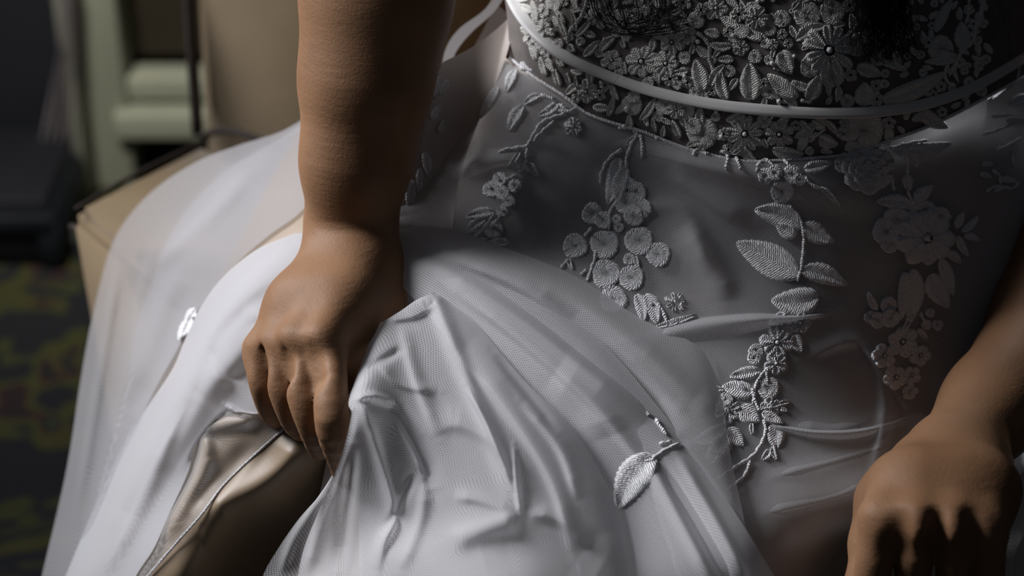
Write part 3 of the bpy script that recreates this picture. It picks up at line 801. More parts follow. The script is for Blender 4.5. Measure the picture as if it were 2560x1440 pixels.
# gown side cloth added between arm and hip, turned from light to darken the gap
loft('side_shade_fall', [[(1108, 155), (1065, 240), (1030, 350), (1005, 480), (990, 600)], [(1180, 118), (1125, 240), (1090, 350), (1065, 480), (1050, 590)],
                   [(1240, 74), (1190, 220), (1145, 330), (1110, 450), (1095, 575)], [(1292, 25), (1262, 150), (1190, 320), (1150, 440), (1130, 575)]], 60, 40, M['lining'], gown,
     dfun=lambda x, y: (lambda t: 1.418 * (1 - t) + (skirt_d(x, y) - .003) * t)(np.clip((x - 1000 - (600 - y) * .22) / 150, 0, 1)), wr=(3, 17, .8, .3), bvh='side_shade_fall')
# horizontal bright fold across the lap
loft('tulle_fold', [[(1440, 850, -8), (1580, 832, -3), (1740, 795, -2), (1880, 782, -2), (1990, 784, -3), (2080, 760, -8), (2180, 700, -12)],
                    [(1470, 868, -4), (1610, 845, 2), (1760, 812, 6), (1900, 798, 6), (2010, 792, 4), (2110, 775, -2), (2220, 740, -10)],
                    [(1490, 880, -8), (1640, 862, -2), (1790, 846, 0), (1920, 822, -1), (2040, 802, -2), (2150, 800, -6), (2260, 790, -12)]],
     110, 30, M['net2'], gown, off=5, wr=(.8, 71, .6, 1.4))
loft('tulle_fold', [[(1930, 1058, -3), (2040, 1072, 0), (2160, 1068, 0), (2300, 1030, -6)],
                    [(1930, 1064, 4), (2040, 1082, 7), (2160, 1078, 6), (2310, 1036, 0)],
                    [(1930, 1074, -3), (2040, 1100, -2), (2160, 1100, -2), (2320, 1044, -6)]], 60, 14, M['net2'], gown, off=3)

# big gathered drape held by the hand: three overlapping swathes
dr_st = [
    ([(1050, 620), (1300, 720), (1550, 880), (1700, 1020)], 12, 18, 4),
    ([(1000, 640), (1130, 690), (1300, 800), (1480, 940), (1640, 1060)], 40, 20, 10),
    ([(985, 600), (1150, 640), (1400, 740), (1600, 870), (1760, 1010)], 26, 34, 8),
    ([(1350, 720), (1500, 850), (1620, 980), (1700, 1100)], 24, 30, -6),
    ([(1380, 930), (1480, 1000), (1520, 1100)], 50, 60, 3), ([(1560, 1150), (1600, 1300), (1660, 1440)], 40, 30, -3),
    ([(1690, 1130), (1790, 1300), (1880, 1470)], 14, 12, 4), ([(1650, 1150), (1750, 1310), (1840, 1470)], 14, 12, -4), ([(1610, 1130), (1700, 1300), (1790, 1470)], 16, 12, 4),
]
loft('tulle_drape', [[(975, 560, -8), (1120, 572, 0), (1270, 622, 0), (1440, 692, 0), (1600, 795, 0), (1720, 850, -2), (1790, 905, -6)],
                     [(985, 600, 4), (1130, 640, 10), (1300, 720, 10), (1470, 820, 10), (1620, 930, 8), (1760, 1040, 6), (1820, 1100, 0)],
                     [(990, 640, 6), (1120, 710, 12), (1260, 830, 14), (1420, 980, 14), (1570, 1120, 14), (1720, 1280, 12), (1860, 1500, 12)],
                     [(990, 700, 0), (1080, 800, 8), (1200, 960, 8), (1320, 1120, 8), (1430, 1280, 8), (1500, 1420, 8), (1540, 1560, 8)]],
     220, 150, M['net2'], gown, st=dr_st[:5] + [([(1100, 700), (1300, 850), (1500, 1030), (1640, 1200)], 12, 22, 5)], off=8, wr=(.8, 12, .7, 2.3), bvh='drape1')
loft('tulle_drape', [[(1180, 650, 0), (1330, 720, 0), (1500, 850, 0), (1640, 1010, 0), (1712, 1110, 0), (1760, 1165, 0), (1850, 1300, 0), (1960, 1480, 0)],
                     [(1170, 665, 3), (1310, 750, 4), (1470, 890, 5), (1600, 1050, 5), (1680, 1140, 5), (1730, 1230, 5), (1800, 1350, 5), (1890, 1500, 5)],
                     [(1150, 690, 3), (1270, 800, 4), (1410, 950, 4), (1530, 1110, 3), (1600, 1200, 3), (1650, 1300, 3), (1700, 1400, 3), (1760, 1520, 3)],
                     [(1100, 700, -4), (1200, 840, -4), (1320, 1000, -4), (1420, 1160, -4), (1480, 1260, -4), (1520, 1350, -4), (1560, 1440, -4), (1590, 1540, -4)]],
     200, 110, M['net2'], gown, st=dr_st[4:], off=17, wr=(.8, 14, .8, 2.3), bvh='drape2')
fr_st = [
    ([(985, 780), (1080, 740), (1110, 800), (1170, 950), (1230, 1080), (1290, 1270)], 22, 18, 7),
    ([(1160, 960), (1215, 1060), (1290, 1240)], 7, 9, 6), ([(1283, 1110), (1290, 1200), (1302, 1285)], 6, 9, 6),
    ([(1302, 1285), (1230, 1310), (1120, 1345)], 16, 30, 5), ([(1320, 1280), (1400, 1300), (1480, 1370)], 16, 26, 5),
    ([(920, 1000), (990, 1040), (1060, 1160), (1080, 1230)], 12, 24, -9), ([(980, 1030), (1030, 1120), (1060, 1190)], 7, 7, 6),
    ([(900, 1000), (940, 1110), (985, 1280), (960, 1360), (940, 1440)], 16, 10, 8), ([(885, 1100), (870, 1240), (850, 1440)], 22, 16, -6),
    ([(1080, 1080), (1150, 1060), (1260, 1130), (1310, 1250)], 20, 40, 5), ([(1110, 1370), (1200, 1330), (1320, 1300)], 30, 40, 5),
    ([(1040, 1180), (1000, 1260), (960, 1330)], 10, 10, -5), ([(820, 1180), (790, 1330), (760, 1450)], 14, 20, 6),
    ([(960, 800), (1030, 790), (1090, 760)], 10, 30, 4), ([(905, 920), (960, 900), (1010, 870)], 10, 12, -4), ([(880, 1000), (930, 990), (990, 1010)], 9, 10, 6),
    ([(1150, 860), (1280, 960), (1400, 1060), (1480, 1200), (1520, 1350)], 60, 50, 5),
    ([(1000, 800), (1040, 950), (1100, 1100)], 12, 20, 4), ([(1130, 860), (1260, 1010), (1380, 1200), (1440, 1400)], 14, 30, 5), ([(1060, 1200), (1050, 1300), (1000, 1430)], 12, 18, 5),
    ([(1300, 1000), (1400, 1120), (1450, 1260)], 12, 22, 4), ([(940, 900), (1000, 960), (1100, 980)], 10, 16, 3), ([(1130, 1240), (1200, 1250), (1290, 1280)], 14, 20, 4), ([(1230, 880), (1330, 1000), (1400, 1090)], 10, 14, -3),
    ([(1200, 1400), (1350, 1360), (1500, 1440)], 60, 70, -4),
]
loft('tulle_drape', [[(1085, 728, 0), (1180, 800, 0), (1310, 950, 0), (1425, 1065, 0), (1500, 1180, 0), (1545, 1280, 0), (1568, 1390, 0), (1572, 1560, 0)],
                     [(1075, 735, 8), (1140, 820, 10), (1250, 960, 12), (1360, 1090, 12), (1430, 1200, 12), (1470, 1300, 12), (1490, 1400, 12), (1480, 1560, 12)],
                     [(1040, 750, 12), (1090, 840, 16), (1150, 970, 18), (1220, 1100, 18), (1260, 1220, 18), (1270, 1320, 18), (1270, 1420, 18), (1260, 1560, 18)],
                     [(1000, 778, 14), (1010, 860, 24), (1010, 970, 36), (1030, 1100, 36), (1030, 1220, 28), (1020, 1320, 16), (1010, 1420, 16), (1000, 1560, 16)],
                     [(955, 805, 16), (940, 880, 36), (918, 960, 62), (915, 1040, 72), (890, 1150, 62), (860, 1280, 40), (840, 1400, 24), (820, 1560, 14)],
                     [(938, 815, -4), (918, 870, 20), (873, 998, 66), (878, 1040, 74), (850, 1150, 62), (800, 1270, 36), (752, 1400, 12), (735, 1560, 0)]],
     260, 230, M['net2'], gown, st=fr_st, off=24, wr=(1.1, 21, 1.0, 2.2), bvh='drape3')
loft('tulle_drape', [[(960, 830, -4), (960, 1000, -4), (940, 1100, -4), (900, 1220, -4), (860, 1330, -4), (840, 1440, -4), (830, 1560, -4)],
                     [(905, 900, -4), (880, 1010, 0), (862, 1130, 2), (800, 1260, 3), (760, 1350, 3), (735, 1440, 3), (720, 1560, 3)],
                     [(885, 960, -14), (868, 1040, -8), (832, 1190, -6), (745, 1300, -6), (690, 1380, -6), (655, 1445, -6), (620, 1560, -6)]],
     120, 70, M['net'], gown, st=[([(820, 1220), (740, 1330), (700, 1440)], 10, 16, 5), ([(850, 1200), (800, 1330), (770, 1440)], 10, 12, 5)], off=16, wr=(1.0, 31, 1.1, 2.1))
# narrow doubled pleats standing on the front swathe
for pl, wd in (([(1120, 880, 0), (1165, 960, 2), (1215, 1060, 2), (1255, 1150, 2), (1292, 1262, 0)], 16), ([(1284, 1095, 0), (1286, 1150, 2), (1292, 1220, 2), (1303, 1290, 0)], 9),
               ([(975, 1030, 0), (1010, 1090, 2), (1040, 1150, 2), (1066, 1200, 0)], 12), ([(905, 1050, 0), (940, 1110, 2), (962, 1190, 2), (985, 1280, 0)], 13), ([(985, 1290, 0), (965, 1350, 2), (945, 1440, 2), (930, 1540, 0)], 16),
               ([(1340, 1215, 0), (1325, 1250, 1), (1308, 1285, 0)], 7)):
    a_ = [(x - wd * .5, y + 2, -2) for x, y, e in pl]; b_ = [(x, y, e + 2.2) for x, y, e in pl]; c_ = [(x + wd * .7, y - 2, -2) for x, y, e in pl]
    a_[0] = c_[0] = b_[0]; a_[-1] = c_[-1] = b_[-1]
    loft('tulle_pleat', [a_, b_, c_], 50, 10, M['net2'], gown, st=fr_st, off=25, wr=(1.1, 21, 1.0, 2.2))
# rolled hem of the gathered front
loft('tulle_ruffle', [[(1010, 770, -30), (960, 800, -22), (930, 850, -10), (900, 930, 10), (868, 1000, 26), (884, 1012, 22)],
                      [(1030, 790, -26), (975, 825, -14), (950, 870, 0), (925, 940, 20), (900, 995, 34), (905, 1022, 30)],
                      [(1050, 820, -30), (1000, 850, -22), (975, 890, -8), (950, 960, 6), (930, 1010, 22), (925, 1040, 20)]], 60, 24, M['net2'], gown, off=48, wr=(1.5, 4, 1.6, 1.2))


# left side: sheer outer layer and dense white inner layer
out_st = [([(740, 340), (560, 520), (420, 760), (330, 1000), (250, 1300)], 40, 60, 10), ([(420, 560), (360, 700), (300, 1000), (200, 1400)], 14, 26, 12),
          ([(300, 620), (255, 900), (190, 1300)], 10, 18, 12), ([(470, 700), (400, 900), (330, 1050)], 30, 30, -10), ([(640, 420), (500, 560), (380, 680)], 18, 26, 9)]
loft('side_tulle', [[(770, 290), (700, 330), (600, 362), (500, 400), (400, 462), (330, 530), (285, 600), (258, 680), (225, 820), (200, 960), (165, 1180), (100, 1460), (80, 1560)],
                    [(780, 350), (710, 400), (620, 450), (520, 520), (440, 600), (390, 680), (350, 760), (320, 860), (290, 980), (260, 1110), (220, 1280), (170, 1460), (150, 1560)],
                    [(800, 480), (740, 540), (670, 590), (590, 660), (520, 740), (480, 800), (440, 880), (400, 950), (350, 1050), (310, 1150), (260, 1290), (210, 1450), (190, 1560)]],
     200, 110, M['veil'], gown, st=out_st, off=0, wr=(3, 41, .5, 2.6))
loft('side_tulle', [[(770, 300), (720, 335), (640, 380), (560, 430), (480, 510), (420, 600), (380, 700), (340, 820), (320, 950), (280, 1100), (240, 1250), (190, 1460), (170, 1560)],
                    [(800, 500), (740, 560), (670, 620), (590, 690), (530, 760), (490, 830), (450, 900), (410, 970), (360, 1070), (320, 1170), (280, 1300), (230, 1450), (210, 1560)]],
     150, 60, M['veil'], gown, st=out_st, off=-12, wr=(3, 44, .5, 2.6))
in_st = [([(760, 600), (620, 720), (520, 860), (420, 1050), (300, 1300)], 30, 60, 14), ([(720, 760), (600, 880), (500, 1000)], 40, 40, 10),
         ([(560, 1010), (610, 1040), (650, 1042)], 5, 7, 5), ([(700, 700), (560, 830), (480, 1000), (400, 1180)], 18, 18, -4),
         ([(480, 1000), (400, 1140), (330, 1300), (260, 1440)], 14, 26, 6), ([(520, 860), (560, 930), (620, 950)], 12, 18, -3), ([(600, 780), (660, 800), (620, 880)], 20, 20, 3)]
loft('side_tulle', [[(800, 560, -20), (720, 590, -10), (640, 625, -6), (560, 690, -4), (500, 770, -4), (462, 850, -4), (430, 925, -4), (360, 1030, -4), (300, 1130, -4), (240, 1260, -4), (160, 1450, -4), (120, 1560, -4)],
                    [(820, 650, -6), (740, 680, 8), (670, 720, 14), (600, 790, 18), (550, 860, 18), (510, 930, 18), (470, 1000, 18), (410, 1090, 18), (350, 1190, 16), (290, 1300, 14), (215, 1450, 14), (180, 1560, 14)],
                    [(830, 800, -10), (750, 820, 0), (690, 850, 6), (640, 900, 8), (600, 960, 8), (560, 1010, 6), (510, 1070, 6), (455, 1150, 6), (400, 1250, 4), (345, 1340, 4), (280, 1450, 4), (240, 1560, 4)],
                    [(840, 900, -16), (770, 920, -6), (700, 960, 0), (655, 1030, 2), (590, 1030, 2), (540, 1050, 0), (490, 1100, 0), (470, 1180, 0), (420, 1290, 0), (385, 1370, 0), (335, 1450, 0), (300, 1560, 0)]],
     240, 150, M['net3'], gown, st=in_st, off=8, wr=(2.4, 51, .5, 2.4), bvh='side')
# net edging over the satin with its stitched hem
loft('satin_net', [[(690, 960, 0), (590, 1020, 0), (500, 1090, 0), (440, 1200, 0), (380, 1300, 0), (310, 1450, 0)],
                   [(700, 1000, 3), (620, 1040, 3), (530, 1120, 3), (470, 1230, 3), (410, 1330, 3), (340, 1470, 3)],
                   [(730, 1050, -2), (650, 1120, 0), (560, 1210, 0), (500, 1290, 0), (430, 1370, 0), (345, 1480, 0)]],
     100, 40, M['net_thin'], gown, st=satin_st, off=1)
q = catmull([(735, 1050), (650, 1125), (560, 1212), (505, 1285), (430, 1370), (340, 1475)], 60)
tube('stitched_hem', at(q[:, 0], q[:, 1], skirt_d(q[:, 0], q[:, 1]) - strokes(q[:, 0], q[:, 1], satin_st) + .0018), .0009, M['lace'], gown, 6)

# tulle strip beside the resting hand
loft('wrist_tulle', [[(2600, 1090, 6), (2560, 1130, 8), (2515, 1165, 10), (2488, 1200, 12), (2490, 1250, 14), (2512, 1310, 12), (2500, 1400, 10), (2480, 1560, 8)],
                     [(2610, 1120, 12), (2570, 1160, 16), (2530, 1190, 18), (2520, 1230, 16), (2522, 1270, 14), (2530, 1330, 14), (2518, 1400, 12), (2500, 1560, 12)],
                     [(2620, 1200, 6), (2590, 1210, 8), (2570, 1220, 8), (2560, 1250, 8), (2560, 1290, 8), (2556, 1340, 8), (2536, 1400, 8), (2526, 1560, 8)]],
     90, 40, M['net2'], gown, off=62, wr=(2, 61, 1.2, 1.5), st=[([(2490, 1200), (2530, 1215), (2560, 1170)], 6, 9, 5)])
loft('wrist_tulle', [[(2560, 1180, 0), (2555, 1240, 0), (2560, 1300, 0), (2545, 1380, 0), (2530, 1560, 0)], [(2660, 1180, 0), (2650, 1240, 0), (2640, 1260, 0), (2600, 1330, 0), (2560, 1560, 0)]],
     60, 30, M['net'], gown, off=58, wr=(2, 62, 1.2, 1.5))

# belt
bl = catmull(BELT, 150)
dq = np.gradient(bl, axis=0); nn = np.stack([-dq[:, 1], dq[:, 0]], 1); nn /= np.linalg.norm(nn, axis=1)[:, None]
hw = np.interp(bl[:, 0], [1260, 1330, 1450, 1900, 2300, 2600], [19, 17, 13.5, 14.5, 14.5, 12])
prof = [(-1, -1.0), (-1, 1.6), (-.8, 2.6), (-.3, 2.9), (.3, 2.9), (.8, 2.6), (1, 1.6), (1, -1.0)]
V = []
for (s, hgt) in prof:
    q = bl + nn * hw[:, None] * s
    V.append(at(q[:, 0], q[:, 1], torso_d(bl[:, 0], bl[:, 1]) - .0025 - hgt * 1e-3))
V = np.stack(V); k, nB = V.shape[:2]; idx = np.arange(k * nB).reshape(k, nB)
Fc = [(idx[i, j], idx[i, j + 1], idx[(i + 1) % k, j + 1], idx[(i + 1) % k, j]) for i in range(k) for j in range(nB - 1)]
belt = mesh_from('ribbon_belt', V.reshape(-1, 3), Fc, M['ribbon'], gown)
belt['label'] = 'thin plain satin ribbon belt'
bmx = bmesh.new(); bmx.from_mesh(belt.data); bmesh.ops.recalc_face_normals(bmx, faces=bmx.faces); bmx.to_mesh(belt.data); bmx.free()
belt.data.polygons.foreach_set('use_smooth', [True] * len(belt.data.polygons))
# waist seam cord
q = catmull(SEAM, 120)
tube('waist_seam', at(q[:, 0], q[:, 1], torso_d(q[:, 0], q[:, 1]) - .002), .0012, M['lace'], gown, 6)

# ------------------------------------------------------------------ embroidery
TREES = {}


def tree(keys):
    if keys not in TREES:
        V = []; Fc = []; o = 0
        for k_ in keys:
            for v, f in LAYERS[k_]:
                V += [tuple(p) for p in v]; Fc += [tuple(int(a) + o for a in g) for g in f]; o += len(v)
        TREES[keys] = BVHTree.FromPolygons(V, Fc)
    return TREES[keys]


CV = Vector(CAM)


PLACED = {}


def stack(keys, x, y, rad):
    L = PLACED.setdefault(keys, [])
    n = sum(1 for a, b, c in L if (a - x) ** 2 + (b - y) ** 2 < (.8 * (rad + c)) ** 2)
    L.append((x, y, rad)); return min(n, 4) * .7


def drape(pts, keys, lift):
    """drop image-space points onto the cloth along the line of sight; lift in mm off the cloth"""
    T = tree(keys); out = []
    fb = torso_d if keys == ('bodice',) else skirt_d
    for (x, y), h in zip(pts, lift):
        dv = (P(x, y, 1.0) - CV).normalized()
        hit, nrm, i, dist = T.ray_cast(CV, dv)
        if hit is None:
            out.append(np.array(P(x, y, float(fb(np.array(x * 1.), np.array(y * 1.))))) - np.array(dv) * (h * 1e-3)); continue
        if nrm.dot(dv) > 0: nrm = -nrm
        nn_ = (nrm * .35 - dv * .65).normalized()
        out.append(np.array(hit + nn_ * (h * 1e-3)))
    return out


PXM = 3650.0


def leaf(parent, a, b, w, keys=('net',), m='lace', puff=1.0, name='lace_leaf', lift=1.0, blunt=0.0, ser=.07):
    lift = lift + stack(keys, (a[0] + b[0]) / 2, (a[1] + b[1]) / 2, w * .45)
    a = np.array(a, float); b = np.array(b, float); ax_ = b - a; L = np.linalg.norm(ax_); ax_ /= L; ay = np.array([-ax_[1], ax_[0]])
    nl = max(8, int(L / 7)); nw = 8
    bend = rnd.uniform(-.10, .10) * L
    pts = []; lf = []; uv = []
    for i in range(nl + 1):
        t = i / nl
        tt = .02 + .96 * t
        sh = math.sin(math.pi * tt ** .85) ** (.75 - .35 * blunt)
        hwid = w / 2 * sh * (1 + ser * math.sin(t * L * .9) * (1 if i % 2 else -.6)) + .6
        c = a + ax_ * L * t + ay * bend * math.sin(math.pi * t)
        for j in range(nw + 1):
            s = -1 + 2 * j / nw
            p_ = c + ay * hwid * s - ax_ * abs(s) * hwid * .15
            pts.append(p_)
            edge = abs(s)
            h = (.9 + .5 * (edge > .7) + .5 * math.sin(edge * math.pi)) * puff * (0.25 if (edge >= .999 or i in (0, nl)) else 1)
            if j == nw // 2: h *= .55
            h += rnd.uniform(-.22, .22)
            lf.append(h * 1.1 + lift - 1 if edge < .999 else -.4)
            uv.append((t * L / PXM, s * hwid / PXM))
    V = drape(pts, keys, lf); k_ = nw + 1
    Fc = [(i * k_ + j, i * k_ + j + 1, (i + 1) * k_ + j + 1, (i + 1) * k_ + j) for i in range(nl) for j in range(nw)]
    return mesh_from(name, V, Fc, M[m], parent, uv=uv)


def disc(parent, x, y, r, keys=('net',), m='lace', puff=1.0, name='lace_petal', lift=1.0, asp=1.0, ang=None, hole=.0):
    """rounded petal worked in radial stitches with a corded rim"""
    ang = rnd.uniform(0, 6.28) if ang is None else ang
    lift = lift + stack(keys, x, y, r)
    na = max(18, int(r * .9)); rings = (0.0, .15, .3, .46, .62, .78, .91, 1.0); hts = (.7, .8, 1.0, 1.2, 1.15, 1.0, 1.25, -.3)
    pts = []; lf = []; uv = []; ca, sa = math.cos(ang), math.sin(ang)
    ph = rnd.uniform(0, 6)
    for q, h in zip(rings, hts):
        for i in range(na):
            t = 2 * math.pi * i / na
            rr = r * q * (1 + .05 * math.sin(3 * t + ph) + .05 * (i % 2) * (q > .7))
            # notch
            u = rr * math.cos(t); v = rr * math.sin(t) * asp
            pts.append((x + u * ca - v * sa, y + u * sa + v * ca)); lf.append((h + rnd.uniform(-.3, .3)) * puff * 1.15 + lift - 1 if q < 1 else h)
            uv.append((t * r / PXM * .7 * 1.0, q * r / PXM))
    V = drape(pts, keys, lf)
    Fc = [(k_ * na + i, k_ * na + (i + 1) % na, (k_ + 1) * na + (i + 1) % na, (k_ + 1) * na + i) for k_ in range(len(rings) - 1) for i in range(na)]
    return mesh_from(name, V, Fc, M[m], parent, uv=uv)


def flower(parent, x, y, r, n=5, keys=('net',), m='lace', name='lace_flower', bead=True, wid=.8, inner=.2, lift=1.0):
    """petals worked as one motif around a small eye"""
    V = []; Fc = []; UV = []; a0 = rnd.uniform(0, 6.28); lift = lift + stack(keys, x, y, r)
    for k_ in range(n):
        a = a0 + 2 * math.pi * k_ / n + rnd.uniform(-.08, .08); rr = r * rnd.uniform(.88, 1.08)
        nl, nw = 7, 6; pts = []; lf = []
        w = 2 * math.pi * r / n * wid * .5
        for i in range(nl + 1):
            t = i / nl; rad = rr * (inner + (1 - inner) * t); hw_ = w * (math.sin(math.pi * min(1, .12 + .80 * t)) ** .6 * (.35 + .75 * t) + .08) * (1 if i < nl else .45)
            for j in range(nw + 1):
                s = -1 + 2 * j / nw; bow = -abs(s) ** 2 * hw_ * .25
                pts.append((x + (rad + bow) * math.cos(a) - hw_ * s * math.sin(a), y + (rad + bow) * math.sin(a) + hw_ * s * math.cos(a)))
                e = abs(s); h = (.5 + .7 * math.sin(e * 2.6) + .5 * (e > .6) + .25 * k_ / n + rnd.uniform(-.2, .2))
                lf.append(h * 1.1 + lift - 1 if (e < .999 and i < nl) else -.2); UV.append((rad / PXM, hw_ * s / PXM))
        o = len(V); V += drape(pts, keys, lf); q_ = nw + 1
        Fc += [(o + i * q_ + j, o + i * q_ + j + 1, o + (i + 1) * q_ + j + 1, o + (i + 1) * q_ + j) for i in range(nl) for j in range(nw)]
    o = mesh_from(name, V, Fc, M[m], parent, uv=UV)
    if bead: pearl(parent, x, y, max(2.6, r * .12), keys, 1.6)
    return o


_sph = None


def pearl(parent, x, y, r, keys=('net',), lift=1.5, name='pearl_bead', m='pearl'):
    global _sph
    if _sph is None:
        bm = bmesh.new(); bmesh.ops.create_uvsphere(bm, u_segments=12, v_segments=8, radius=1); _sph = bpy.data.meshes.new('pearl_bead'); bm.to_mesh(_sph); bm.free()
        _sph.polygons.foreach_set('use_smooth', [True] * len(_sph.polygons)); _sph.materials.append(M['pearl'])
    o = bpy.data.objects.new(name, _sph); S.collection.objects.link(o); o.parent = parent
    o.location = drape([(x, y)], keys, [lift + r / PXM * 1000 * .5])[0]; s = r / PXM; o.scale = (s, s, s)
    return o


_tor = None


def sequin(parent, x, y, r=5, keys=('net',)):
    global _tor
    if _tor is None:
        V = []; Fc = []
        for i in range(16):
            for j in range(6):
                t = i * math.pi / 8; s = j * math.pi / 3; rr = 1 + .32 * math.cos(s); V.append((rr * math.cos(t), rr * math.sin(t), .32 * math.sin(s)))
                Fc.append((i * 6 + j, ((i + 1) % 16) * 6 + j, ((i + 1) % 16) * 6 + (j + 1) % 6, i * 6 + (j + 1) % 6))
        _tor = bpy.data.meshes.new('sequin'); _tor.from_pydata(V, [], Fc); _tor.polygons.foreach_set('use_smooth', [True] * len(_tor.polygons)); _tor.materials.append(M['pearl'])
    o = bpy.data.objects.new('sequin', _tor); S.collection.objects.link(o); o.parent = parent
    o.location = drape([(x, y)], keys, [2.6])[0]; s = r / PXM; o.scale = (s, s, s); o.rotation_euler = cam.rotation_euler.copy(); o.rotation_euler.z = rnd.uniform(-.3, .3)


def stems(parent, lines, name='lace_sprig', keys=('net',), m='lace', r=4.2):
    root = None
    for ln in lines:
        q = catmull(ln, max(6, int(sum(math.dist(a, b) for a, b in zip(ln[:-1], ln[1:])) / 7)))
        q = q + np.array([[rnd.gauss(0, .5), rnd.gauss(0, .5)] for _ in q])
        p3 = drape([tuple(a) for a in q], keys, [1.0] * len(q))
        rr = [r * (1 + .25 * math.sin(i * 1.9)) / PXM for i in range(len(p3))]; rr[-1] *= .5
        v, f = tube(None, p3, rr, None, seg=6)
        UV = [(i * .002, k_ * .0006) for i in range(len(p3)) for k_ in range(6)]
        o = mesh_from(name if (root is None or name == 'lace_stem') else 'lace_stem', v, f, M[m], parent if (root is None or name == 'lace_stem') else root, uv=UV)
        root = root or o
    return root


def rose(parent, x, y, r, keys, m='lace', name='lace_rose'):
    V = []; Fc = []; UV = []
    layers = [(1.0, 7, 0), (.74, 6, .8), (.5, 5, 1.5), (.28, 4, 2.2)]
    for (q, n, up) in layers:
        a0 = rnd.uniform(0, 6)
        for k_ in range(n):
            a = a0 + 2 * math.pi * k_ / n; cx_ = x + r * q * .52 * math.cos(a); cy_ = y + r * q * .52 * math.sin(a); rr = r * q * .52
            na = 16; pts = []; lf = []
            for ring, h in ((0, .5), (.5, .8), (.85, 1.7), (1, .4)):
                for i in range(na):
                    t = 2 * math.pi * i / na; out_ = math.cos(t - a)
                    R_ = rr * ring * (1 + .06 * math.sin(5 * t) + .04 * (i % 2))
                    pts.append((cx_ + R_ * math.cos(t), cy_ + R_ * math.sin(t))); lf.append(.6 + up + h * (.6 + .5 * out_)); UV.append((t * rr / PXM, ring * rr / PXM))
            o = len(V); V += drape(pts, keys, lf)
            Fc += [(o + b * na + i, o + b * na + (i + 1) % na, o + (b + 1) * na + (i + 1) % na, o + (b + 1) * na + i) for b in range(3) for i in range(na)]
    return mesh_from(name, V, Fc, M[m], parent, uv=UV)


N = ('net',)
# sprig A, soft leaves at the left hip
A = stems(gown, [[(1417, 283), (1360, 304), (1335, 337), (1321, 367), (1315, 400), (1298, 431)], [(1387, 304), (1358, 329), (1335, 352)], [(1325, 365), (1277, 373), (1246, 381)],
                 [(1400, 262), (1425, 280), (1450, 262)], [(1300, 172), (1350, 178), (1400, 185)], [(1352, 238), (1390, 250)]], r=5)
for a, b, w in (((1290, 173), (1265, 231), 28), ((1246, 217), (1200, 296), 28), ((1352, 238), (1310, 262), 22), ((1308, 265), (1271, 327), 34), ((1400, 254), (1346, 290), 26),
                ((1300, 375), (1269, 417), 14), ((1317, 408), (1346, 442), 22), ((1322, 380), (1300, 398), 10), ((1300, 158), (1345, 172), 18), ((1345, 160), (1390, 178), 18),
                ((1420, 275), (1385, 262), 20)): leaf(A, a, b, w)
flower(A, 1433, 317, 25, 6); flower(A, 1467, 235, 38, 6)
# sprig B
B = stems(gown, [[(1237, 537), (1210, 570), (1186, 592)], [(1290, 440), (1262, 450)], [(1252, 540), (1240, 560)], [(1270, 600), (1240, 600), (1150, 630)]])
for x, y, r in ((1250, 448, 18), (1228, 473, 21), (1257, 482, 18), (1288, 464, 17), (1272, 502, 17), (1256, 528, 15), (1234, 572, 25)): disc(B, x, y, r)
for a, b, w in (((1237, 530), (1164, 543), 30), ((1214, 548), (1165, 582), 30), ((1262, 606), (1148, 629), 14), ((1245, 604), (1275, 604), 14), ((1220, 598), (1180, 612), 10)): leaf(B, a, b, w)
for x, y, r in ((1232, 566, 6), (1248, 450, 4), (1226, 470, 4), (1258, 528, 4)): pearl(B, x, y, r)
# sprig C, the grape like cluster
C = stems(gown, [[(1595, 332), (1575, 370), (1567, 394), (1566, 428)], [(1601, 336), (1606, 365), (1604, 394)], [(1555, 373), (1525, 395), (1506, 428), (1502, 460)], [(1585, 330), (1605, 325), (1622, 336)],
                 [(1544, 499), (1526, 530), (1522, 575)], [(1480, 570), (1460, 592)], [(1490, 630), (1480, 670), (1467, 703)], [(1467, 675), (1451, 688)], [(1420, 650), (1403, 671)],
                 [(1640, 760), (1656, 777), (1669, 812)], [(1555, 400), (1545, 450)]])
leaf(C, (1598, 336), (1564, 366), 12); leaf(C, (1545, 395), (1520, 510), 52); leaf(C, (1566, 420), (1545, 505), 44); leaf(C, (1589, 640), (1597, 670), 16); leaf(C, (1423, 646), (1432, 675), 14)
leaf(C, (1560, 445), (1600, 470), 30)
for x, y, r in ((1592, 480, 24), (1566, 507, 28), (1602, 520, 27), (1585, 540, 25), (1482, 534, 27), (1508, 550, 22), (1438, 615, 31), (1512, 611, 36), (1598, 602, 36), (1646, 636, 31),
                (1515, 684, 36), (1579, 694, 32), (1573, 648, 15), (1541, 548, 12), (1547, 568, 13), (1534, 748, 34)): disc(C, x, y, r, name='lace_petal')
leaf(C, (1592, 735), (1608, 806), 34); leaf(C, (1614, 735), (1643, 809), 44); flower(C, 1688, 755, 28, 7, wid=.5); leaf(C, (1640, 818), (1742, 787), 20); leaf(C, (1660, 822), (1700, 800), 12)
for x, y in ((1700, 744), (1703, 762), (1628, 760)): pearl(C, x, y, 4)
# small tips under the seam
T1 = stems(gown, [[(1733, 388), (1742, 373), (1772, 368)], [(1818, 379), (1818, 400), (1815, 425)], [(1840, 394), (1848, 412), (1853, 425)], [(1755, 370), (1765, 384), (1775, 384)], [(1800, 378), (1850, 384)]])
leaf(T1, (1836, 382), (1866, 386), 16)
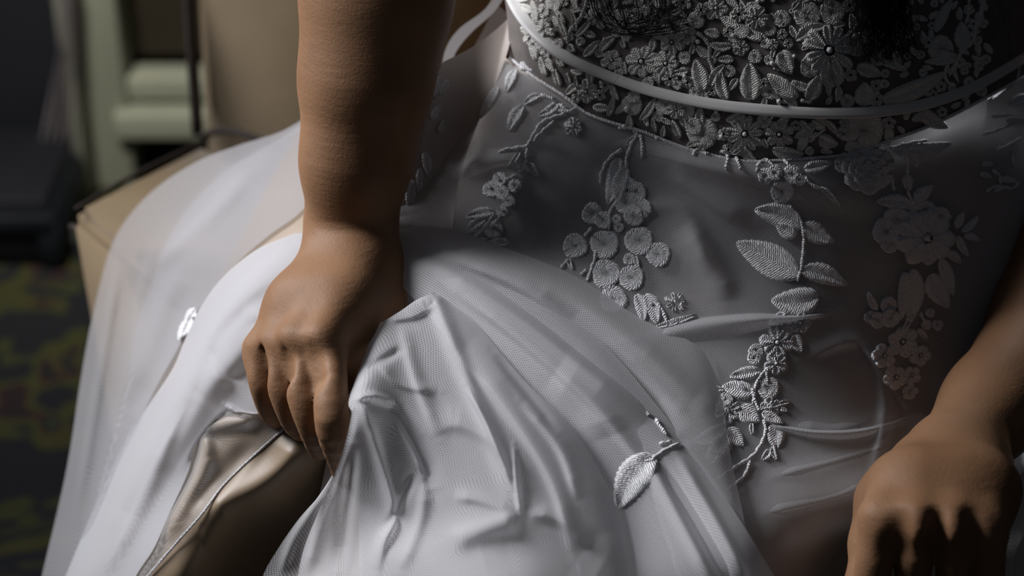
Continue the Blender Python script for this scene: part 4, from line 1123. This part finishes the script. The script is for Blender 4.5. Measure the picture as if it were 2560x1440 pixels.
# sprig D
D = stems(gown, [[(1893, 414), (1912, 397), (1933, 414)], [(1959, 399), (1985, 423), (2000, 432)], [(2011, 440), (2030, 462), (2058, 472)], [(1972, 513), (2000, 545), (2009, 600), (2004, 660), (1994, 703)], [(1895, 420), (1890, 430)]])
for x, y, r in ((1915, 440, 21), (1938, 432, 20), (1981, 436, 24), (1955, 479, 29), (2000, 450, 15)): disc(D, x, y, r)
for a, b, w in (((2011, 423), (2078, 408), 34), ((2052, 468), (2101, 518), 17), ((2003, 566), (1886, 524), 66), ((2008, 560), (2084, 606), 52), ((1996, 690), (1841, 606), 82), ((2002, 672), (2119, 712), 52),
                ((2046, 742), (1928, 752), 78), ((1990, 590), (1940, 560), 40)): leaf(D, a, b, w)
# sprig E
E = stems(gown, [[(1909, 1049), (1912, 1086), (1886, 1135), (1849, 1161), (1789, 1202)], [(1875, 1154), (1860, 1191), (1815, 1229)], [(1945, 905), (1915, 925), (1890, 960), (1882, 1010)], [(1915, 930), (1918, 960)], [(1880, 970), (1885, 1000), (1900, 1030)]])
flower(E, 1954, 812, 36, 5); flower(E, 2000, 809, 30, 5); leaf(E, (1987, 835), (2002, 882), 38); flower(E, 1942, 857, 44, 6); disc(E, 1890, 878, 19); disc(E, 1886, 895, 17); flower(E, 1940, 910, 32, 5)
flower(E, 1819, 1026, 36, 6); flower(E, 1924, 1019, 29, 5); disc(E, 1920, 970, 29); disc(E, 1815, 998, 18)
for a, b, w in (((1901, 927), (1824, 942), 34), ((1882, 982), (1805, 966), 50), ((1811, 974), (1777, 970), 15), ((1849, 1018), (1899, 1054), 50), ((1946, 1011), (1976, 1004), 14), ((1950, 1022), (1970, 1028), 12),
                ((1905, 1030), (1959, 1058), 28), ((1937, 1060), (1942, 1122), 52), ((1931, 1116), (1942, 1152), 16), ((1815, 1067), (1732, 1105), 48), ((1819, 1071), (1858, 1116), 42), ((1822, 1095), (1774, 1160), 56),
                ((1815, 1225), (1822, 1260), 20), ((1879, 1056), (1881, 1088), 12), ((1729, 1120), (1690, 1100), 26), ((1925, 1125), (1905, 1150), 24)): leaf(E, a, b, w)
for x, y in ((1851, 966), (1817, 1027), (1923, 1017), (1770, 1144), (1778, 1129)): sequin(E, x, y)
# leaf embroidered on the front drape
DK = ('drape1', 'drape2')
G = stems(gown, [[(1631, 1146), (1665, 1124), (1699, 1109)], [(1616, 1030), (1622, 1040)], [(1640, 1048), (1646, 1062), (1668, 1090)], [(1650, 1110), (1680, 1104)]], keys=DK)
leaf(G, (1632, 1140), (1545, 1268), 86, DK, puff=1.0, ser=.12, blunt=.5)
leaf(G, (1640, 1142), (1608, 1150), 18, DK)
# sprig F, dark side
Fs = stems(gown, [[(2260, 365), (2268, 400), (2268, 438)], [(2230, 445), (2234, 476)], [(2283, 789), (2260, 835)], [(2299, 782), (2318, 816)], [(2268, 476), (2285, 515)], [(2225, 372), (2260, 360), (2320, 350)], [(2270, 790), (2250, 840)]])
rose(Fs, 2169, 418, 66, N); disc(Fs, 2112, 408, 26)
for a, b, w in (((2230, 376), (2378, 358), 38), ((2268, 436), (2272, 478), 28), ((2283, 373), (2291, 419), 18), ((2280, 510), (2190, 503), 38), ((2287, 514), (2333, 463), 36), ((2367, 630), (2402, 658), 24),
                ((2352, 646), (2383, 738), 34), ((2327, 686), (2371, 770), 56), ((2285, 674), (2275, 806), 54), ((2262, 680), (2250, 800), 34), ((2192, 776), (2169, 728), 20), ((2295, 822), (2318, 848), 16),
                ((2390, 570), (2408, 528), 22), ((2405, 580), (2445, 540), 20), ((2395, 590), (2420, 640), 22), ((2410, 590), (2450, 600), 18), ((2330, 560), (2380, 540), 26)): leaf(Fs, a, b, w)
for x, y, r in ((2268, 526, 26), (2241, 549, 33), (2215, 577, 34), (2314, 524, 24), (2225, 606, 26), (2348, 541, 26), (2176, 793, 16), (2195, 800, 21), (2222, 762, 21), (2226, 795, 23), (2325, 782, 12), (2344, 812, 14), (2316, 812, 13)): disc(Fs, x, y, r)
flower(Fs, 2314, 594, 78, 9, wid=1.0); flower(Fs, 2320, 600, 48, 7)
flower(Fs, 2256, 854, 42, 6); flower(Fs, 2209, 890, 34, 5); flower(Fs, 2300, 888, 30, 5); flower(Fs, 2239, 944, 34, 5); flower(Fs, 2278, 938, 26, 5); flower(Fs, 2274, 980, 22, 5)
# pale lace at the lit hip on the right edge
H = stems(gown, [[(2480, 292), (2510, 290), (2545, 285)], [(2460, 335), (2500, 322), (2545, 305)], [(2490, 375), (2520, 362), (2552, 345)], [(2465, 478), (2490, 465), (2530, 470), (2548, 455)], [(2480, 425), (2500, 440), (2500, 462)],
                 [(2535, 360), (2532, 395), (2536, 420)]], r=4)
for a, b, w in (((2505, 190), (2540, 130), 16), ((2520, 225), (2548, 150), 14), ((2470, 250), (2530, 210), 14), ((2455, 412), (2485, 410), 12), ((2450, 435), (2480, 445), 14), ((2530, 360), (2536, 425), 12),
                ((2495, 450), (2545, 455), 16), ((2485, 480), (2520, 465), 12), ((2520, 260), (2575, 235), 26), ((2515, 300), (2570, 300), 20)): leaf(H, a, b, w)
# shaded lace behind the forearm
SF = ('side_shade_fall',)
J = stems(gown, [[(1062, 180), (1055, 260), (1045, 340)], [(1037, 250), (1032, 330)]], r=5, keys=SF)
for a, b, w in (((1030, 450), (1025, 530), 26), ((1080, 300), (1100, 260), 20), ((1060, 380), (1070, 440), 24), ((1095, 330), (1110, 300), 14), ((1120, 200), (1100, 240), 20), ((1100, 190), (1085, 250), 18), ((1050, 420), (1045, 480), 18)): leaf(J, a, b, w, SF)
# lace on the far side tulle near the left hand edge of the hand
K_ = stems(gown, [[(452, 850), (470, 800), (490, 770)]], keys=('side',), r=6)
leaf(K_, (490, 772), (462, 800), 22, ('side',)); leaf(K_, (478, 795), (445, 850), 26, ('side',))

# bodice lace
BK = ('bodice',)
placed = []


def reg(x, y, r): placed.append((x, y, r))


def bleaf(a, b, w, m='lace_d', up=1.4):
    leaf(bod, a, b, w, BK, m, puff=1.2, lift=up); L = math.dist(a, b)
    for t in (.25, .5, .75): reg(a[0] + (b[0] - a[0]) * t, a[1] + (b[1] - a[1]) * t, w * .45)


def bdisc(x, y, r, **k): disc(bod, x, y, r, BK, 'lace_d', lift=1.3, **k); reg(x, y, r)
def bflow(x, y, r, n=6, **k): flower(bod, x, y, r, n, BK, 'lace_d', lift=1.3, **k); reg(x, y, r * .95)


for a, b, w in (((1878, 249), (1874, 157), 60), ((1816, 249), (1800, 172), 36), ((1994, 243), (1919, 185), 46), ((2018, 250), (2050, 187), 42), ((2096, 214), (2091, 256), 20), ((2156, 264), (2162, 205), 58),
                ((2204, 250), (2364, 180), 48), ((2142, 166), (2205, 188), 38), ((2200, 155), (2268, 178), 22), ((2403, 120), (2402, 54), 42), ((2338, 80), (2378, -4), 28), ((2390, 150), (2310, 155), 24),
                ((1757, 228), (1738, 148), 46), ((1775, 215), (1812, 160), 26), ((1955, 126), (1978, 186), 50), ((1846, 66), (1800, 42), 28), ((1905, 100), (1830, 62), 34), ((1890, 60), (1850, 0), 26), ((1800, 88), (1760, 78), 26),
                ((1830, 115), (1770, 110), 24), ((1420, 95), (1400, 30), 16), ((1440, 78), (1428, 24), 13), ((1412, 60), (1385, 20), 15), ((1440, 90), (1480, 48), 18), ((1385, 90), (1372, 68), 14), ((1340, 60), (1330, 0), 22),
                ((1435, 130), (1425, 108), 18), ((1460, 140), (1500, 100), 22), ((1500, 128), (1540, 90), 24), ((1990, 100), (2070, 62), 34), ((2120, 130), (2180, 116), 24), ((2230, 120), (2250, 175), 14),
                ((2302, 275), (2370, 320), 38), ((2049, 342), (2095, 362), 38), ((2038, 308), (1985, 345), 28), ((2060, 300), (2095, 340), 18), ((2000, 300), (2030, 330), 18), ((1930, 372), (2010, 384), 34),
                ((2280, 300), (2340, 285), 26), ((1340, 150), (1325, 110), 20), ((1365, 190), (1350, 140), 18), ((1400, 215), (1388, 170), 18), ((1425, 210), (1418, 182), 14), ((1445, 220), (1440, 190), 12),
                ((1520, 290), (1535, 240), 18), ((1545, 250), (1530, 205), 18), ((1600, 300), (1640, 240), 22), ((1640, 330), (1632, 290), 14), ((1700, 345), (1680, 300), 20)): bleaf(a, b, w)
for x, y, r in ((2026, 167, 27), (2080, 190, 30), (2352, 121, 32), (1854, 78, 20), (1955, 47, 22), (2018, 35, 34), (2080, 31, 32), (1711, 144, 17), (1580, 262, 26), (1585, 240, 16), (2158, 325, 52), (1757, 332, 38), (1735, 315, 22),
                (1708, 272, 30), (1665, 262, 26), (1880, 30, 26), (1740, 50, 22), (1920, 70, 22)): bdisc(x, y, r)
for x, y, r, n in ((1604, 153, 44, 7), (1665, 158, 36, 6), (1680, 105, 34, 6), (2072, 125, 72, 11), (1889, 45, 34, 7), (1862, 334, 52, 11), (1948, 335, 38, 7), (1467, 229, 32, 6), (1640, 60, 40, 6), (1560, 60, 44, 7), (1500, 40, 34, 6),
                   (1360, 70, 24, 5), (1690, 272, 28, 5), (1530, 150, 30, 5), (1790, 20, 34, 6), (1720, 90, 26, 5), (1850, 120, 24, 5)): bflow(x, y, r, n)
stems(bod, [[(2461, -10), (2440, 60), (2430, 100), (2395, 140), (2372, 190)], [(2420, -10), (2418, 40), (2412, 60)], [(2440, 70), (2450, 40), (2462, 0)], [(2385, 140), (2362, 175), (2368, 205), (2390, 212)], [(2400, 130), (2385, 175), (2395, 205)],
            [(1700, 60), (1765, 100), (1775, 150), (1790, 190)], [(1860, 20), (1900, 80), (1940, 120)], [(2230, 130), (2240, 160), (2260, 178)], [(2030, 300), (2060, 320), (2030, 345)], [(2000, 250), (2030, 255)],
            [(1470, 0), (1455, 40), (1425, 80), (1420, 110)]], name='lace_stem', keys=BK, m='lace_d', r=5)
# fill the remaining ground with small worked leaves and blossoms
tries = 0; made = 0
while tries < 5000 and made < 235:
    tries += 1
    x = rnd.uniform(1285, 2470); yb = float(curve_y(SEAM, x)); y = rnd.uniform(-30, yb - 12)
    if x < 1290 + y * .35: continue
    r = rnd.uniform(11, 22) if x < 2250 else rnd.uniform(9, 15)
    if x > 2230 and rnd.random() < .45: continue
    if any((x - a) ** 2 + (y - b) ** 2 < (r * .7 + c * .7) ** 2 for a, b, c in placed): continue
    if abs(y - float(curve_y(BELT, x))) < 15: continue
    made += 1
    t = rnd.random(); a = rnd.uniform(0, 6.28)
    if t < .55: leaf(bod, (x - r * 1.2 * math.cos(a), y - r * 1.2 * math.sin(a)), (x + r * 1.2 * math.cos(a), y + r * 1.2 * math.sin(a)), r * 1.25, BK, 'lace_d', lift=1.2)
    elif t < .8: disc(bod, x, y, r, BK, 'lace_d', lift=1.2)
    else: flower(bod, x, y, r * 1.1, 5, BK, 'lace_d', bead=False)
    reg(x, y, r)
for x, y, r in ((1370, 51, 5), (1513, 97, 4.5), (1833, 88, 5), (1895, 3, 5), (1930, 158, 6), (1947, 252, 6), (1712, 190, 5.5), (1569, 271, 7), (1563, 315, 7), (1804, 340, 6), (1791, 278, 6), (1745, 104, 6), (1505, 205, 5), (1642, 345, 5),
                (1985, 140, 5), (1384, 76, 6), (1578, 30, 4), (2285, 640 - 400, 4), (1550, 320, 5), (1620, 310, 5), (1955, 295, 4), (1930, 292, 4)): pearl(bod, x, y, r, BK, 2.2)
for x, y in ((1978, 28), (2004, 38), (1958, 62), (1945, 52), (2078, 112), (2040, 165)): sequin(bod, x, y, 4.5, BK)

# ------------------------------------------------------------------ veil behind the bride
veil = empty('bridal_veil'); tag(veil, 'bright white veil edge falling behind the upper arm and waist', 'veil')
q = [[(1262, -60), (1215, 20), (1150, 70), (1115, 120), (1100, 190), (1085, 250)], [(1275, -30), (1235, 30), (1180, 80), (1140, 130), (1120, 190), (1100, 260)]]
loft('veil_tulle', q, 60, 16, M['net3'], veil, dfun=lambda x, y: 1.50 + 0 * x, wr=(3, 7, .6, .8))
loft('veil_tulle', [[(1240, 10), (1200, 90), (1150, 180), (1120, 260)], [(1300, 60), (1250, 120), (1190, 200), (1150, 280)]], 40, 16, M['net_thin'], veil, dfun=lambda x, y: 1.53 + 0 * x, wr=(3, 8, .6, .8))
